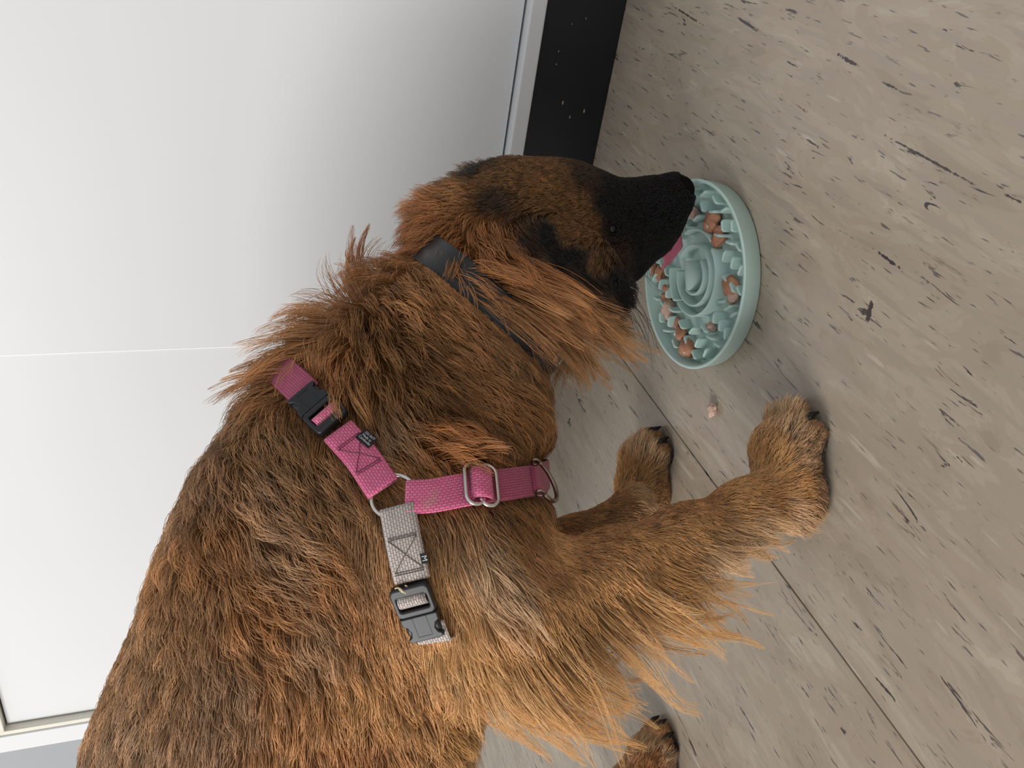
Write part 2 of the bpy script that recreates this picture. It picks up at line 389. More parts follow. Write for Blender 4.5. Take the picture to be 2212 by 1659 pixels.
# ================================================================== DOG
# body as a smooth union of tapered capsules sampled on a grid, then one continuous surface
HD = nrm([0.90, 0.436, 0.0]); SD = nrm([-0.436, 0.90, 0.0]); ZU = np.array([0, 0, 1.0])   # heading, dog's left, up
G0 = np.array([-1.42, 0.12, -0.02]); G1 = np.array([-0.20, 1.02, 0.80]); H = 0.005
NX = ((G1 - G0) / H).astype(int) + 1
SDF = np.full(NX, 0.3, np.float32)
GX = [G0[i] + H * np.arange(NX[i]) for i in range(3)]
def add_seg(a, b, ra, rb, k=1.0, axis=None, blend=0.03):
    a = np.asarray(a, float); b = np.asarray(b, float); pad = 0.08
    lo = np.minimum(a - ra, b - rb) - pad; hi = np.maximum(a + ra, b + rb) + pad
    i0 = np.clip(((lo - G0) / H).astype(int), 0, NX - 1); i1 = np.clip(((hi - G0) / H).astype(int) + 1, 1, NX)
    if np.any(i1 <= i0): return
    P = np.stack(np.meshgrid(*[GX[i][i0[i]:i1[i]] for i in range(3)], indexing='ij'), -1)
    pa = P - a; ba = b - a
    if k != 1.0:
        s = np.asarray(axis, float); pa = pa + (1 / k - 1) * (pa @ s)[..., None] * s; ba = ba + (1 / k - 1) * (ba @ s) * s
    h = np.clip(pa @ ba / (ba @ ba + 1e-9), 0, 1)
    d = np.linalg.norm(pa - h[..., None] * ba, axis=-1) - (ra + (rb - ra) * h)
    if k < 1.0: d = d * (0.5 + 0.5 * k)
    sl = tuple(slice(i0[i], i1[i]) for i in range(3)); o = SDF[sl]
    hh = np.maximum(blend - np.abs(o - d), 0) / blend
    SDF[sl] = np.minimum(o, d) - hh * hh * blend / 4
def chain(pts, k=1.0, axis=None, blend=0.03, world=False):
    q = [((np.array(p[:3], float) if world else W(*p[:3])), p[3]) for p in pts]
    for (a, ra), (b, rb) in zip(q[:-1], q[1:]): add_seg(a, b, ra, rb, k, axis, blend)
# torso
chain([(850, 1020, .80, .094), (772, 1170, .78, .129), (694, 1400, .765, .132), (607, 1650, .785, .143), (562, 1950, .84, .142), (530, 2230, .93, .125)], 0.76, SD, 0.05)
# neck and chest
chain([(815, 1010, .79, .104), (895, 855, .805, .093), (990, 745, .815, .073), (1072, 662, .83, .056), (1110, 570, .85, .051)], 0.88, SD, 0.04)
chain([(945, 905, .815, .076), (905, 1010, .80, .084), (935, 1095, .795, .078)], 0.9, SD, 0.05)
# near shoulder, upper arm, forearm
E1 = W(1110, 1325, .702); WR1 = W(1600, 1104, .762); PW1 = on_floor(1752, 1018)
add_seg(W(820, 1180, .72), W(960, 1180, .715), .060, .062, blend=.06)
add_seg(W(960, 1180, .715), E1, .062, .044, blend=.05)
add_seg(E1, W(1330, 1238, .722), .043, .031, blend=.04)
add_seg(W(1330, 1238, .722), W(1480, 1165, .742), .030, .0235, blend=.02); add_seg(W(1480, 1165, .742), WR1, .0225, .0185, blend=.02)
# far front leg
E2 = W(1085, 1245, .90); WR2 = W(1362, 1108, 1.0); PW2 = on_floor(1432, 1032)
add_seg(W(900, 1100, .86), E2, .065, .042, blend=.04)
add_seg(E2, W(1240, 1178, .955), .034, .025, blend=.03)
add_seg(W(1240, 1178, .955), WR2, .025, .020, blend=.02)
# hind legs
PW3 = on_floor(1446, 1652); PW4 = np.array([-1.13, 0.30, 0.0])
def hind(pw, hip):
    hock = pw - HD * 0.095 + ZU * 0.155; knee = hock + HD * 0.10 + ZU * 0.17
    add_seg(hip, knee, .085, .055, blend=.05); add_seg(knee, hock, .050, .022, blend=.03); add_seg(hock, pw + ZU * 0.03, .022, .022, blend=.02)
croup = W(535, 2200, .93)
hind(PW3, croup + SD * 0.075 - ZU * 0.08); hind(PW4, croup - SD * 0.075 - ZU * 0.08)
tb = croup - HD * 0.10 + ZU * 0.03
chain([(*tb, .032), (*(tb - HD * .08 - ZU * .10), .022), (*(tb - HD * .10 - ZU * .24), .012)], world=True)
# paws
PAWS = []
def paw(pw, wrist, hd, sc=1.0):
    sd = np.cross(ZU, hd)
    add_seg(wrist, pw - hd * .014 * sc + ZU * .038 * sc, .0185 * sc, .022 * sc, blend=.02)
    add_seg(pw - hd * .022 * sc + ZU * .022 * sc, pw + hd * .018 * sc + ZU * .026 * sc, .022 * sc, .025 * sc, 1.2, sd, .02)
    for j, (lat, fw) in enumerate(((-.026, .026), (-.010, .040), (.010, .040), (.026, .026))):
        a = pw + hd * .010 * sc + sd * lat * .8 * sc + ZU * .022 * sc; b = pw + hd * (fw + .004) * sc + sd * lat * sc + ZU * .014 * sc
        add_seg(a, b, .0128 * sc, .0122 * sc, blend=.004)
        PAWS.append((b, nrm(hd + sd * lat * 4), sc))
HP = nrm(HD + 0.38 * SD)
paw(PW1, WR1, HP, .96); paw(PW2, WR2, nrm(HD + 0.25 * SD), .93); paw(PW3, PW3 - HD * .02 + ZU * .05, nrm(HD + .3 * SD), .86); paw(PW4, PW4 - HD * .02 + ZU * .05, HD, 1.0)
# head: skull, cheeks, muzzle, jaw, brow
LAT = FWD                                              # head is seen in profile
chain([(1010, 505, .85, .046), (1120, 478, .862, .0505), (1225, 478, .875, .0500), (1275, 480, .882, .044)], 0.95, LAT, 0.03)
add_seg(W(1130, 545, .865), W(1290, 560, .885), .046, .036, 1.0, LAT, .03)
chain([(1270, 495, .882, .046), (1320, 488, .892, .0405), (1398, 464, .902, .0345), (1450, 426, .906, .0225)], 0.80, LAT, 0.015)
chain([(1290, 560, .888, .026), (1345, 556, .900, .0205), (1400, 520, .910, .0165)], 0.9, LAT, 0.012)
add_seg(W(1285, 455, .848), W(1318, 470, .862), .013, .010, blend=.012)          # brow over the near eye
add_seg(W(1462, 408, .907), W(1473, 406, .907), .0130, .0120, blend=.008)       # nose
# ears: near flap hanging over the cheek, far flap behind the skull
chain([(1070, 505, .822, .030), (1150, 545, .806, .034), (1240, 588, .806, .034), (1315, 630, .822, .022)], 0.30, FWD, 0.012)
chain([(1030, 420, .90, .026), (1120, 440, .925, .032), (1210, 470, .935, .024)], 0.30, FWD, 0.012)
# feet stand on the floor
SDF = np.maximum(SDF, (0.0015 - GX[2])[None, None, :].astype(np.float32))
GR = np.stack(np.gradient(SDF, H), -1)
gm = np.linalg.norm(GR, axis=-1)
SDF = SDF / np.clip(gm, 0.7, 1.6)
GR /= gm[..., None] + 1e-6

def grid_sample(arr, p):
    q = (p - G0) / H; q = np.clip(q, 0, NX - 1.001); i = q.astype(int); f = q - i
    out = 0
    for dx in (0, 1):
        wx = f[:, 0] if dx else 1 - f[:, 0]
        for dy in (0, 1):
            wy = f[:, 1] if dy else 1 - f[:, 1]
            for dz in (0, 1):
                wz = f[:, 2] if dz else 1 - f[:, 2]
                w = wx * wy * wz; v = arr[i[:, 0] + dx, i[:, 1] + dy, i[:, 2] + dz]
                out = out + (w[:, None] * v if v.ndim > 1 else w * v)
    return out
def sd(p): return grid_sample(SDF, np.atleast_2d(p))
def gn(p):
    g = grid_sample(GR, np.atleast_2d(p)); return g / (np.linalg.norm(g, axis=1)[:, None] + 1e-9)
TT = np.arange(0.45, 1.40, 0.002)
def hit(x, y, level=0.0):
    d = img_ray(x, y); P = CAMP + TT[:, None] * d; s = sd(P) - level
    k = np.argmax(s < 0)
    if s[k] < 0:
        f = s[k - 1] / (s[k - 1] - s[k] + 1e-9); return P[k - 1] + (P[k] - P[k - 1]) * f
    p = P[np.argmin(s)]
    for _ in range(4): p = p - gn(p)[0] * (sd(p)[0] - level)
    return p

# ---- surface nets
def surface(S):
    ins = S < 0
    c = [S[dx:S.shape[0] - 1 + dx, dy:S.shape[1] - 1 + dy, dz:S.shape[2] - 1 + dz] for dx in (0, 1) for dy in (0, 1) for dz in (0, 1)]
    cnt = sum((x < 0).astype(np.int8) for x in c)
    act = np.argwhere((cnt > 0) & (cnt < 8)); idx = -np.ones(c[0].shape, np.int64); idx[tuple(act.T)] = np.arange(len(act))
    vals = np.stack([x[tuple(act.T)] for x in c], 1); offs = np.array([(dx, dy, dz) for dx in (0, 1) for dy in (0, 1) for dz in (0, 1)], float)
    acc = np.zeros((len(act), 3)); n = np.zeros(len(act))
    for i in range(8):
        for j in range(i + 1, 8):
            if np.abs(offs[i] - offs[j]).sum() != 1: continue
            a, b = vals[:, i], vals[:, j]; x = (a < 0) != (b < 0)
            t = np.where(x, a / np.where(x, a - b, 1), 0)
            acc += np.where(x[:, None], offs[i] + t[:, None] * (offs[j] - offs[i]), 0); n += x
    V = G0 + H * (act + acc / n[:, None]); Fc = []
    for ax in range(3):
        u, v = (ax + 1) % 3, (ax + 2) % 3
        a = np.take(ins, range(0, S.shape[ax] - 1), ax); b = np.take(ins, range(1, S.shape[ax]), ax)
        e = np.argwhere(a != b); e = e[(e[:, u] > 0) & (e[:, v] > 0)]
        e = e[(e[:, u] < S.shape[u] - 1) & (e[:, v] < S.shape[v] - 1)]
        fl = ins[tuple(e.T)]
        def at(du, dv):
            q = e.copy(); q[:, u] -= du; q[:, v] -= dv; return idx[tuple(q.T)]
        quad = np.stack([at(1, 1), at(0, 1), at(0, 0), at(1, 0)], 1)
        quad[~fl] = quad[~fl][:, ::-1]; Fc.append(quad)
    return V, np.concatenate(Fc)
BV, BF = surface(SDF)
BN = gn(BV)
dog = empty('dog', (float(PW1[0]), float(PW1[1]), 0.0))
tag(dog, 'long-haired golden brown dog with black muzzle, licking the mint mat', 'dog')
DPI = Matrix.Translation(-Vector(dog.location))
def dpart(o, parent=None):
    o.parent = parent or dog
    if parent is None: o.matrix_parent_inverse = DPI
    return o
def np_mesh(name, V, Fq, mat):
    me = bpy.data.meshes.new(name); me.vertices.add(len(V)); me.vertices.foreach_set('co', V.astype(np.float32).ravel())
    me.loops.add(Fq.size); me.loops.foreach_set('vertex_index', Fq.ravel().astype(np.int32))
    me.polygons.add(len(Fq)); me.polygons.foreach_set('loop_start', (np.arange(len(Fq)) * 4).astype(np.int32))
    me.update(calc_edges=True); me.validate(); me.shade_smooth(); me.materials.append(mat)
    o = bpy.data.objects.new(name, me); COL.objects.link(o); return o
# ------------------------------------------------------------------ groom guides, read off the coat
C = {k: np.array(srgb(*v)) for k, v in dict(
    dk=(140, 98, 58), md=(180, 130, 84), rd=(180, 122, 74), br=(168, 126, 86), bk=(164, 126, 92), tn=(214, 162, 106), lt=(230, 188, 142),
    gd=(224, 174, 114), pl=(216, 178, 138), gy=(176, 138, 102), bl=(26, 24, 24), bb=(66, 48, 34), fc=(124, 88, 52), cr=(228, 206, 172)).items()}
# px, py, flow dx, dy, length mm, lift, curl, free, colour, density
GUIDES = [
 # back and flank
 (500, 870, -.4, .9, 40, .35, .4, 0, 'bk', 1), (430, 940, -.1, 1, 38, .3, .5, 0, 'bk', 1), (370, 1060, -.1, 1, 38, .3, .5, 0, 'bk', 1),
 (345, 1180, -.15, 1, 38, .25, .4, 0, 'md', 1), (300, 1320, -.2, 1, 38, .2, .3, 0, 'br', 1), (260, 1450, -.2, 1, 38, .2, .2, 0, 'br', 1), (215, 1580, -.15, 1, 40, .2, .2, 0, 'bk', 1),
 (480, 1010, .5, .8, 46, .4, 1.0, 0, 'bk', 1), (560, 960, .6, .8, 42, .3, .8, 0, 'br', 1), (560, 1080, .75, .6, 48, .4, 1.1, 0, 'gy', 1), (650, 1050, .6, .8, 42, .3, .9, 0, 'br', 1),
 (480, 1150, .5, .85, 46, .4, 1.0, 0, 'md', 1), (600, 1180, .85, .5, 48, .4, 1.1, 0, 'gy', 1), (700, 1200, .6, .8, 42, .3, .8, 0, 'md', 1), (430, 1280, .2, 1, 44, .3, .7, 0, 'br', 1),
 (560, 1310, .6, .8, 48, .4, 1.0, 0, 'md', 1), (660, 1340, .5, .85, 48, .4, 1.0, 0, 'gy', 1), (760, 1330, .25, 1, 44, .3, .6, 0, 'md', 1),
 (380, 1420, -.2, 1, 42, .25, .4, 0, 'br', 1), (500, 1450, .0, 1, 44, .3, .5, 0, 'bk', 1), (640, 1470, .1, 1, 46, .3, .5, 0, 'md', 1), (770, 1470, .2, 1, 46, .25, .4, 0, 'tn', 1),
 (320, 1580, -.25, 1, 42, .2, .3, 0, 'gy', 1), (450, 1600, -.1, 1, 44, .25, .3, 0, 'bk', 1), (600, 1610, .0, 1, 46, .25, .3, 0, 'md', 1), (760, 1600, .2, 1, 46, .2, .3, 0, 'rd', 1),
 (880, 1450, .35, .95, 46, .2, .2, 0, 'tn', 1), (900, 1580, .5, .85, 50, .2, .2, 0, 'tn', 1), (980, 1540, .75, .65, 52, .25, .2, .4, 'gd', 1), (1010, 1640, .9, .4, 50, .3, .2, .6, 'lt', 1),
 (790, 1150, .1, 1, 40, .12, .2, 0, 'br', 1), (800, 1260, .15, 1, 42, .12, .2, 0, 'md', 1), (840, 1370, .3, .95, 44, .15, .2, 0, 'tn', 1),
 # mane and neck
 (655, 770, -.86, .52, 74, .45, .15, .85, 'md', 1.6), (690, 740, -.8, .55, 80, .45, .2, .7, 'md', 1.3), (690, 690, -.6, .1, 55, .5, .2, .4, 'md', 1.2), (765, 600, -.5, -.8, 72, .6, .15, .8, 'rd', 1.4), (830, 590, -.7, -.6, 48, .5, .2, .6, 'rd', 1.2),
 (600, 830, -.6, .7, 55, .35, .2, .3, 'dk', 1), (720, 780, -.3, .95, 52, .4, .5, 0, 'rd', 1.1), (790, 700, .3, .9, 48, .45, .7, 0, 'dk', 1.1), (850, 650, .6, .7, 42, .45, .5, 0, 'md', 1.1),
 (800, 800, .4, .9, 50, .45, .9, 0, 'dk', 1.1), (880, 740, .7, .65, 46, .4, .6, 0, 'dk', 1.1), (950, 680, .75, .6, 36, .3, .3, 0, 'md', 1), (900, 600, .4, .8, 30, .3, .2, 0, 'md', 1),
 (960, 770, .85, .5, 46, .35, .4, 0, 'md', 1.1), (1060, 760, .85, .5, 36, .25, .2, 0, 'br', 1), (1150, 800, .8, .6, 36, .3, .2, .2, 'br', 1), (1030, 850, .9, .4, 52, .35, .4, 0, 'md', 1.1),
 (900, 850, .75, .65, 50, .4, .6, 0, 'dk', 1.1), (1120, 870, .9, .5, 55, .4, .2, .3, 'md', 1.1), (1140, 940, .85, .55, 50, .4, .2, .3, 'dk', 1), (1050, 950, .8, .6, 46, .35, .3, 0, 'dk', 1),
 (830, 900, .5, .85, 45, .3, .5, 0, 'gy', 1), (900, 920, .6, .75, 55, .6, .3, .2, 'rd', 1.2), (950, 965, .5, .85, 60, .55, .15, .55, 'rd', 1.2), (735, 815, .45, .9, 62, .45, .2, .55, 'md', 1), (1035, 378, -.5, -.6, 15, .5, 0, .3, 'bl', 1.3), (770, 860, .4, .9, 42, .3, .5, 0, 'dk', 1),
 (860, 1000, .5, .85, 36, .2, .2, 0, 'md', 1), (1040, 1010, .6, .8, 30, .15, .1, 0, 'dk', 1), (700, 860, .3, .9, 40, .3, .3, 0, 'dk', 1),
 # chest below the strap, shoulder
 (1090, 1100, .6, .8, 36, .2, .1, .2, 'dk', 1), (970, 1130, .15, 1, 44, .12, .1, 0, 'br', 1), (930, 1220, .15, 1, 46, .12, .1, 0, 'tn', 1), (990, 1365, -.2, 1, 60, .5, .1, .5, 'gd', 1.2), (955, 1425, .05, 1, 60, .45, .1, .5, 'tn', 1.2), (965, 1290, .05, 1, 55, .2, .1, .1, 'tn', 1), (1020, 1190, .45, .9, 60, .25, .2, .2, 'pl', 1.1),
 (1060, 1250, .6, .8, 60, .3, .2, .3, 'pl', 1), (970, 1310, .2, 1, 50, .15, .1, 0, 'tn', 1), (1010, 1380, .35, .95, 55, .15, .1, 0, 'gd', 1), (1120, 1170, .5, .75, 30, .15, .1, 0, 'md', 1),
 # near foreleg
 (1170, 1230, .75, .6, 20, .12, .0, 0, 'md', 1.2), (1280, 1180, .8, .55, 17, .12, 0, 0, 'md', 1.3), (1400, 1130, .85, .4, 15, .12, 0, 0, 'md', 1.3), (1500, 1090, .88, .3, 14, .12, 0, 0, 'md', 1.3),
 (1160, 1320, .5, .85, 22, .12, 0, 0, 'tn', 1.2), (1270, 1270, .6, .75, 20, .12, 0, 0, 'tn', 1.3), (1390, 1210, .7, .6, 17, .12, 0, 0, 'tn', 1.3), (1510, 1140, .85, .35, 16, .12, 0, 0, 'tn', 1.3), (1590, 1090, .95, .1, 16, .12, 0, 0, 'tn', 1.3),
 (1220, 1300, .55, .8, 20, .12, 0, 0, 'tn', 1.3), (1330, 1245, .65, .7, 18, .12, 0, 0, 'tn', 1.3), (1450, 1180, .75, .5, 16, .12, 0, 0, 'tn', 1.3), (1110, 1350, .35, .95, 30, .12, 0, 0, 'tn', 1.2), (1230, 1195, .8, .5, 17, .12, 0, 0, 'md', 1.3), (1450, 1105, .88, .35, 14, .12, 0, 0, 'md', 1.3),
 # feathering
 (1130, 1410, .48, .88, 125, .30, .35, .95, 'gd', 1.3), (1060, 1430, .38, .93, 115, .25, .25, .9, 'gd', 1.3), (1210, 1350, .55, .83, 120, .35, .4, .95, 'gd', 1.1), (1290, 1310, .72, .69, 118, .35, .4, .95, 'gd', 1.0),
 (1370, 1270, .80, .60, 115, .35, .4, .95, 'gd', .9), (1450, 1225, .82, .57, 105, .35, .3, .95, 'gd', 1.0), (1530, 1185, .85, .5, 50, .35, .3, .9, 'lt', .8), (1610, 1140, .85, .5, 48, .35, .3, .9, 'pl', .9), (1690, 1105, .8, .55, 36, .3, .2, .7, 'pl', 1.1), (1640, 1125, .85, .5, 40, .3, .2, .8, 'lt', 1.0),
 # near paw
 (1650, 1030, .75, -.5, 20, .15, 0, 0, 'tn', 1.4), (1670, 980, .55, -.8, 22, .3, .1, .2, 'tn', 1.4), (1695, 945, .25, -.95, 34, .45, .1, .6, 'pl', 1.4), (1660, 1080, .95, .0, 18, .12, 0, 0, 'tn', 1.4), (1720, 1060, .9, -.2, 16, .15, 0, 0, 'tn', 1.4),
 (1740, 990, .7, -.6, 10, .2, .1, .1, 'gy', 1.4), (1755, 930, .5, -.8, 10, .2, 0, .1, 'gy', 1.4), (1765, 1050, .7, .4, 16, .2, 0, .1, 'gy', 1.3), (1755, 1090, .6, .7, 24, .2, 0, .3, 'gy', 1.2), (1778, 990, .6, -.6, 10, .2, 0, 0, 'bl', 1.2), (1782, 1040, .7, -.2, 10, .2, 0, 0, 'bl', 1.2),
 # far foreleg and paw
 (1200, 1140, .85, .3, 16, .12, 0, 0, 'md', 1.2), (1200, 1185, .8, .5, 18, .12, 0, 0, 'tn', 1.2), (1310, 1090, .8, -.3, 16, .12, 0, 0, 'md', 1.2), (1340, 1130, .9, .1, 16, .12, 0, 0, 'br', 1.2), (1388, 1068, .8, .3, 18, .2, 0, .2, 'lt', 1.2),
 (1370, 1030, .3, -.95, 22, .3, 0, .3, 'tn', 1.3), (1390, 990, .05, -1, 34, .5, .1, .7, 'pl', 1.4), (1420, 970, .4, -.9, 10, .2, 0, .1, 'br', 1.3), (1420, 1050, .8, -.3, 10, .2, 0, 0, 'br', 1.3), (1452, 1010, .6, -.6, 10, .2, 0, 0, 'bl', 1.2),
 # hind paw
 (1395, 1620, .1, -1, 22, .25, .1, .2, 'pl', 1.3), (1420, 1600, .4, -.9, 16, .25, .1, .1, 'tn', 1.3), (1440, 1640, .5, -.8, 16, .25, .1, .1, 'gy', 1.3), (1455, 1625, .6, -.6, 9, .2, 0, 0, 'bl', 1.2), (1400, 1655, .3, -.95, 16, .2, 0, 0, 'rd', 1.2),
 # head
 (1000, 420, -.95, -.1, 26, .4, .1, .2, 'md', 1.3), (950, 450, -1, -.15, 40, .5, .15, .5, 'rd', 1.5), (955, 500, -1, .15, 40, .5, .15, .5, 'rd', 1.5), (1000, 530, -.2, .8, 36, .35, .1, .3, 'rd', 1.3),
 (1060, 385, -.95, .0, 14, .25, 0, 0, 'fc', 1.3), (1130, 385, -.95, .05, 10, .2, 0, 0, 'fc', 1.3), (1210, 385, -.95, .05, 8, .18, 0, 0, 'fc', 1.3), (1265, 390, -.95, .1, 7, .18, 0, 0, 'bb', 1.3),
 (1080, 440, -.9, .25, 14, .2, 0, 0, 'bb', 1.3), (1170, 430, -.9, .2, 10, .18, 0, 0, 'fc', 1.3), (1250, 440, -.9, .2, 8, .15, 0, 0, 'fc', 1.3), (1280, 490, -.9, .3, 8, .15, 0, 0, 'fc', 1.3), (1240, 500, -.85, .5, 9, .15, 0, 0, 'fc', 1.3),
 (1310, 440, -.9, .3, 6, .12, 0, 0, 'bl', 1.3), (1325, 490, -.9, .3, 5, .12, 0, 0, 'bl', 1.3), (1340, 420, -1, .1, 3.5, .10, 0, 0, 'bl', 1.2), (1400, 430, -1, .1, 3.5, .10, 0, 0, 'bl', 1.2), (1450, 440, -1, .1, 3.5, .10, 0, 0, 'bl', 1.2),
 (1370, 500, -.9, .3, 5, .15, 0, 0, 'bl', 1.2), (1430, 490, -.8, .5, 6, .2, 0, 0, 'bl', 1.2), (1400, 545, -.4, .8, 9, .25, 0, .1, 'bl', 1.2), (1340, 545, -.7, .6, 9, .2, 0, .1, 'bb', 1.2), (1320, 590, -.3, .9, 12, .25, 0, .1, 'bl', 1.2), (1290, 575, -.6, .7, 12, .2, 0, 0, 'fc', 1.2),
 # near ear: black leather at the front edge, long brown hair behind
 (1170, 505, .8, .5, 9, .12, 0, 0, 'bl', 1.3), (1235, 550, .8, .55, 9, .12, 0, 0, 'bl', 1.3), (1290, 590, .75, .6, 10, .12, 0, 0, 'bl', 1.3), (1335, 635, .7, .7, 14, .2, 0, .2, 'bl', 1.3), (1290, 640, .75, .6, 22, .2, 0, .3, 'bb', 1.2),
 (1060, 490, .22, .85, 32, .35, .1, .2, 'rd', 1.4), (1050, 530, .36, .92, 75, .35, .1, .5, 'rd', 1.5), (1110, 510, .7, .6, 24, .2, .1, .1, 'bb', 1.4), (1100, 570, .7, .7, 100, .35, .1, .7, 'rd', 1.6), (1150, 590, .66, .75, 95, .3, .1, .7, 'md', 1.5), (1190, 560, .8, .55, 12, .12, 0, 0, 'bl', 1.3), (1250, 590, .8, .55, 12, .12, 0, 0, 'bl', 1.3),
 (1160, 605, .72, .68, 110, .35, .1, .85, 'md', 1.6), (1220, 620, .78, .62, 100, .35, .1, .85, 'md', 1.6), (1260, 615, .85, .5, 55, .3, .1, .7, 'bb', 1.3), (1275, 650, .72, .68, 95, .35, .1, .9, 'tn', 1.5),
 (1020, 560, .42, .9, 70, .4, .1, .6, 'rd', 1.4), (1085, 600, .58, .8, 85, .4, .1, .7, 'md', 1.4), (1200, 640, .6, .8, 85, .35, .1, .8, 'tn', 1.3),
]
gp, gnm, gdir, gpar, gcol = [], [], [], [], []
for (px, py, dx, dy, ln, lift, curl, free, c, dens) in GUIDES:
    p = hit(px, py); n = gn(p)[0]; v = img_dir(dx, dy); 
    t = v - n * (v @ n)
    if np.linalg.norm(t) < 0.25: t = t + 0.3 * v
    gp.append(p); gnm.append(n); gdir.append(nrm(t)); gpar.append((ln / 1000, lift, curl, free, dens)); gcol.append(C[c])
gp, gnm, gdir, gpar, gcol = map(np.array, (gp, gnm, gdir, gpar, gcol))
def groom(P, N):
    D = np.empty((len(P), 3)); A = np.empty((len(P), 5)); K = np.empty((len(P), 3))
    for s in range(0, len(P), 8000):
        p, n = P[s:s + 8000], N[s:s + 8000]
        d2 = ((p[:, None, :] - gp[None]) ** 2).sum(-1)
        w = (0.05 + np.clip(n @ gnm.T, 0, 1)) ** 2 / (d2 + 0.006 ** 2) ** 2.6
        w /= w.sum(1, keepdims=True)
        D[s:s + 8000] = w @ gdir; A[s:s + 8000] = w @ gpar; K[s:s + 8000] = w @ gcol
    return D, A, K
VD, VA, VC = groom(BV, BN)

M_skin, nd_, lk_, b_ = new_mat('undercoat')
at_ = nd_.new('ShaderNodeAttribute'); at_.attribute_name = 'undercoat'; lk_.new(at_.outputs['Color'], b_.inputs['Base Color']); b_.inputs['Roughness'].default_value = 0.9
b_.inputs['Specular IOR Level'].default_value = 0.1
body = dpart(np_mesh('body', BV, BF, M_skin))
ca = body.data.attributes.new('undercoat', 'FLOAT_COLOR', 'POINT')
cc = np.ones((len(BV), 4), np.float32); cc[:, :3] = VC * 0.6
ca.data.foreach_set('color', cc.ravel())

# ------------------------------------------------------------------ harness and collar (lie on the coat)
N_HAIR = 230000
STRAP = []                                             # (points, half width, height limit for hair)
LV = 0.013
def smooth_path(pts, it=3):
    pts = np.array(pts)
    for _ in range(it): pts[1:-1] = 0.25 * pts[:-2] + 0.5 * pts[1:-1] + 0.25 * pts[2:]
    return pts
def px_path(way, level, n=24):
    out = []
    for (x0, y0), (x1, y1) in zip(way[:-1], way[1:]):
        k = max(2, int(math.hypot(x1 - x0, y1 - y0) / 8))
        for i in range(k): out.append(hit(x0 + (x1 - x0) * i / k, y0 + (y1 - y0) * i / k, level))
    out.append(hit(*way[-1], level))
    return smooth_path(out, 6)
def geodesic(p, t, length, level, bend=None, step=0.005):
    out = []
    for _ in range(int(length / step)):
        n = gn(p)[0]
        if bend is not None: t = t + bend * step
        t = nrm(t - n * (t @ n)); p = p + t * step
        p = p - gn(p)[0] * (sd(p)[0] - level); out.append(p)
    return out
def ribbon(name, pts, width, mat, parent, thick=0.0022, lift=0.0, u0=0.0, up=None):
    pts = np.asarray(pts, float); n = len(pts); T = np.gradient(pts, axis=0); T /= np.linalg.norm(T, axis=1)[:, None]
    N = gn(pts) if up is None else np.broadcast_to(up, pts.shape)
    B = np.cross(N, T); B /= np.linalg.norm(B, axis=1)[:, None]
    for _ in range(4): B[1:-1] = (B[:-2] + 2 * B[1:-1] + B[2:]) / 4
    B /= np.linalg.norm(B, axis=1)[:, None]; N = np.cross(T, B)
    u = np.concatenate([[0], np.cumsum(np.linalg.norm(np.diff(pts, axis=0), axis=1))]) + u0
    cs = [(-1, -.5), (-1, .5), (-.93, 1), (-.5, 1.12), (0, 1.16), (.5, 1.12), (.93, 1), (1, .5), (1, -.5)]; m_ = len(cs)
    vs = []; uvs = []
    for i in range(n):
        for (b, z) in cs:
            vs.append(pts[i] + B[i] * b * width / 2 + N[i] * (z * thick / 2 + lift)); uvs.append((u[i], b * width / 2))
    fs = [(i * m_ + k, (i + 1) * m_ + k, (i + 1) * m_ + (k + 1) % m_, i * m_ + (k + 1) % m_) for i in range(n - 1) for k in range(m_)]
    fs.append(tuple(range(m_))); fs.append(tuple((n - 1) * m_ + k for k in range(m_))[::-1])
    o = mesh_obj(name, vs, fs, mat, None, True); lay = o.data.uv_layers.new(name='UVMap')
    for l in o.data.loops: lay.data[l.index].uv = uvs[l.vertex_index]
    o.parent = parent; o.matrix_parent_inverse = Matrix.Translation(-Vector(hn.location)) if parent in (hn,) else Matrix.Identity(4)
    return o
def frame_at(x, y, dx, dy, level):
    p = hit(x, y, level); n = gn(p)[0]; t = img_dir(dx, dy); t = nrm(t - n * (t @ n)); b = np.cross(n, t)
    return p, t, b, n
def place(o, fr, lift=0.0):
    p, t, b, n = fr; p = p + n * lift; mm = Matrix.Identity(4)
    for i in range(3): mm[i][0], mm[i][1], mm[i][2], mm[i][3] = t[i], b[i], n[i], p[i]
    o.matrix_basis = mm
    return o
hn = empty('dog_harness', (float(PW1[0]), float(PW1[1]), 0.3))
tag(hn, 'pink and grey webbing dog harness with black buckles and steel rings', 'harness')
HPI = Matrix.Translation(-Vector(hn.location))
def hpart(o, parent=None):
    o.parent = parent or hn
    if parent is None: o.matrix_parent_inverse = HPI
    return o
SW = 0.0265
# back strap: ring -> ladder buckle -> over the withers
pa = px_path([(828, 1056), (780, 985), (725, 925), (690, 885), (655, 845), (622, 815)], LV)
ext = geodesic(pa[-1], nrm(pa[-1] - pa[-3]), 0.20, LV)
k1 = int(len(pa) * 0.50)
strapA = ribbon('back_strap', pa[:k1 + 1], SW, M_pink, hn, thick=0.0042)
strapA2 = ribbon('withers_strap', np.array(list(pa[int(len(pa) * .82):]) + ext), SW, M_rose, hn, thick=0.0024)
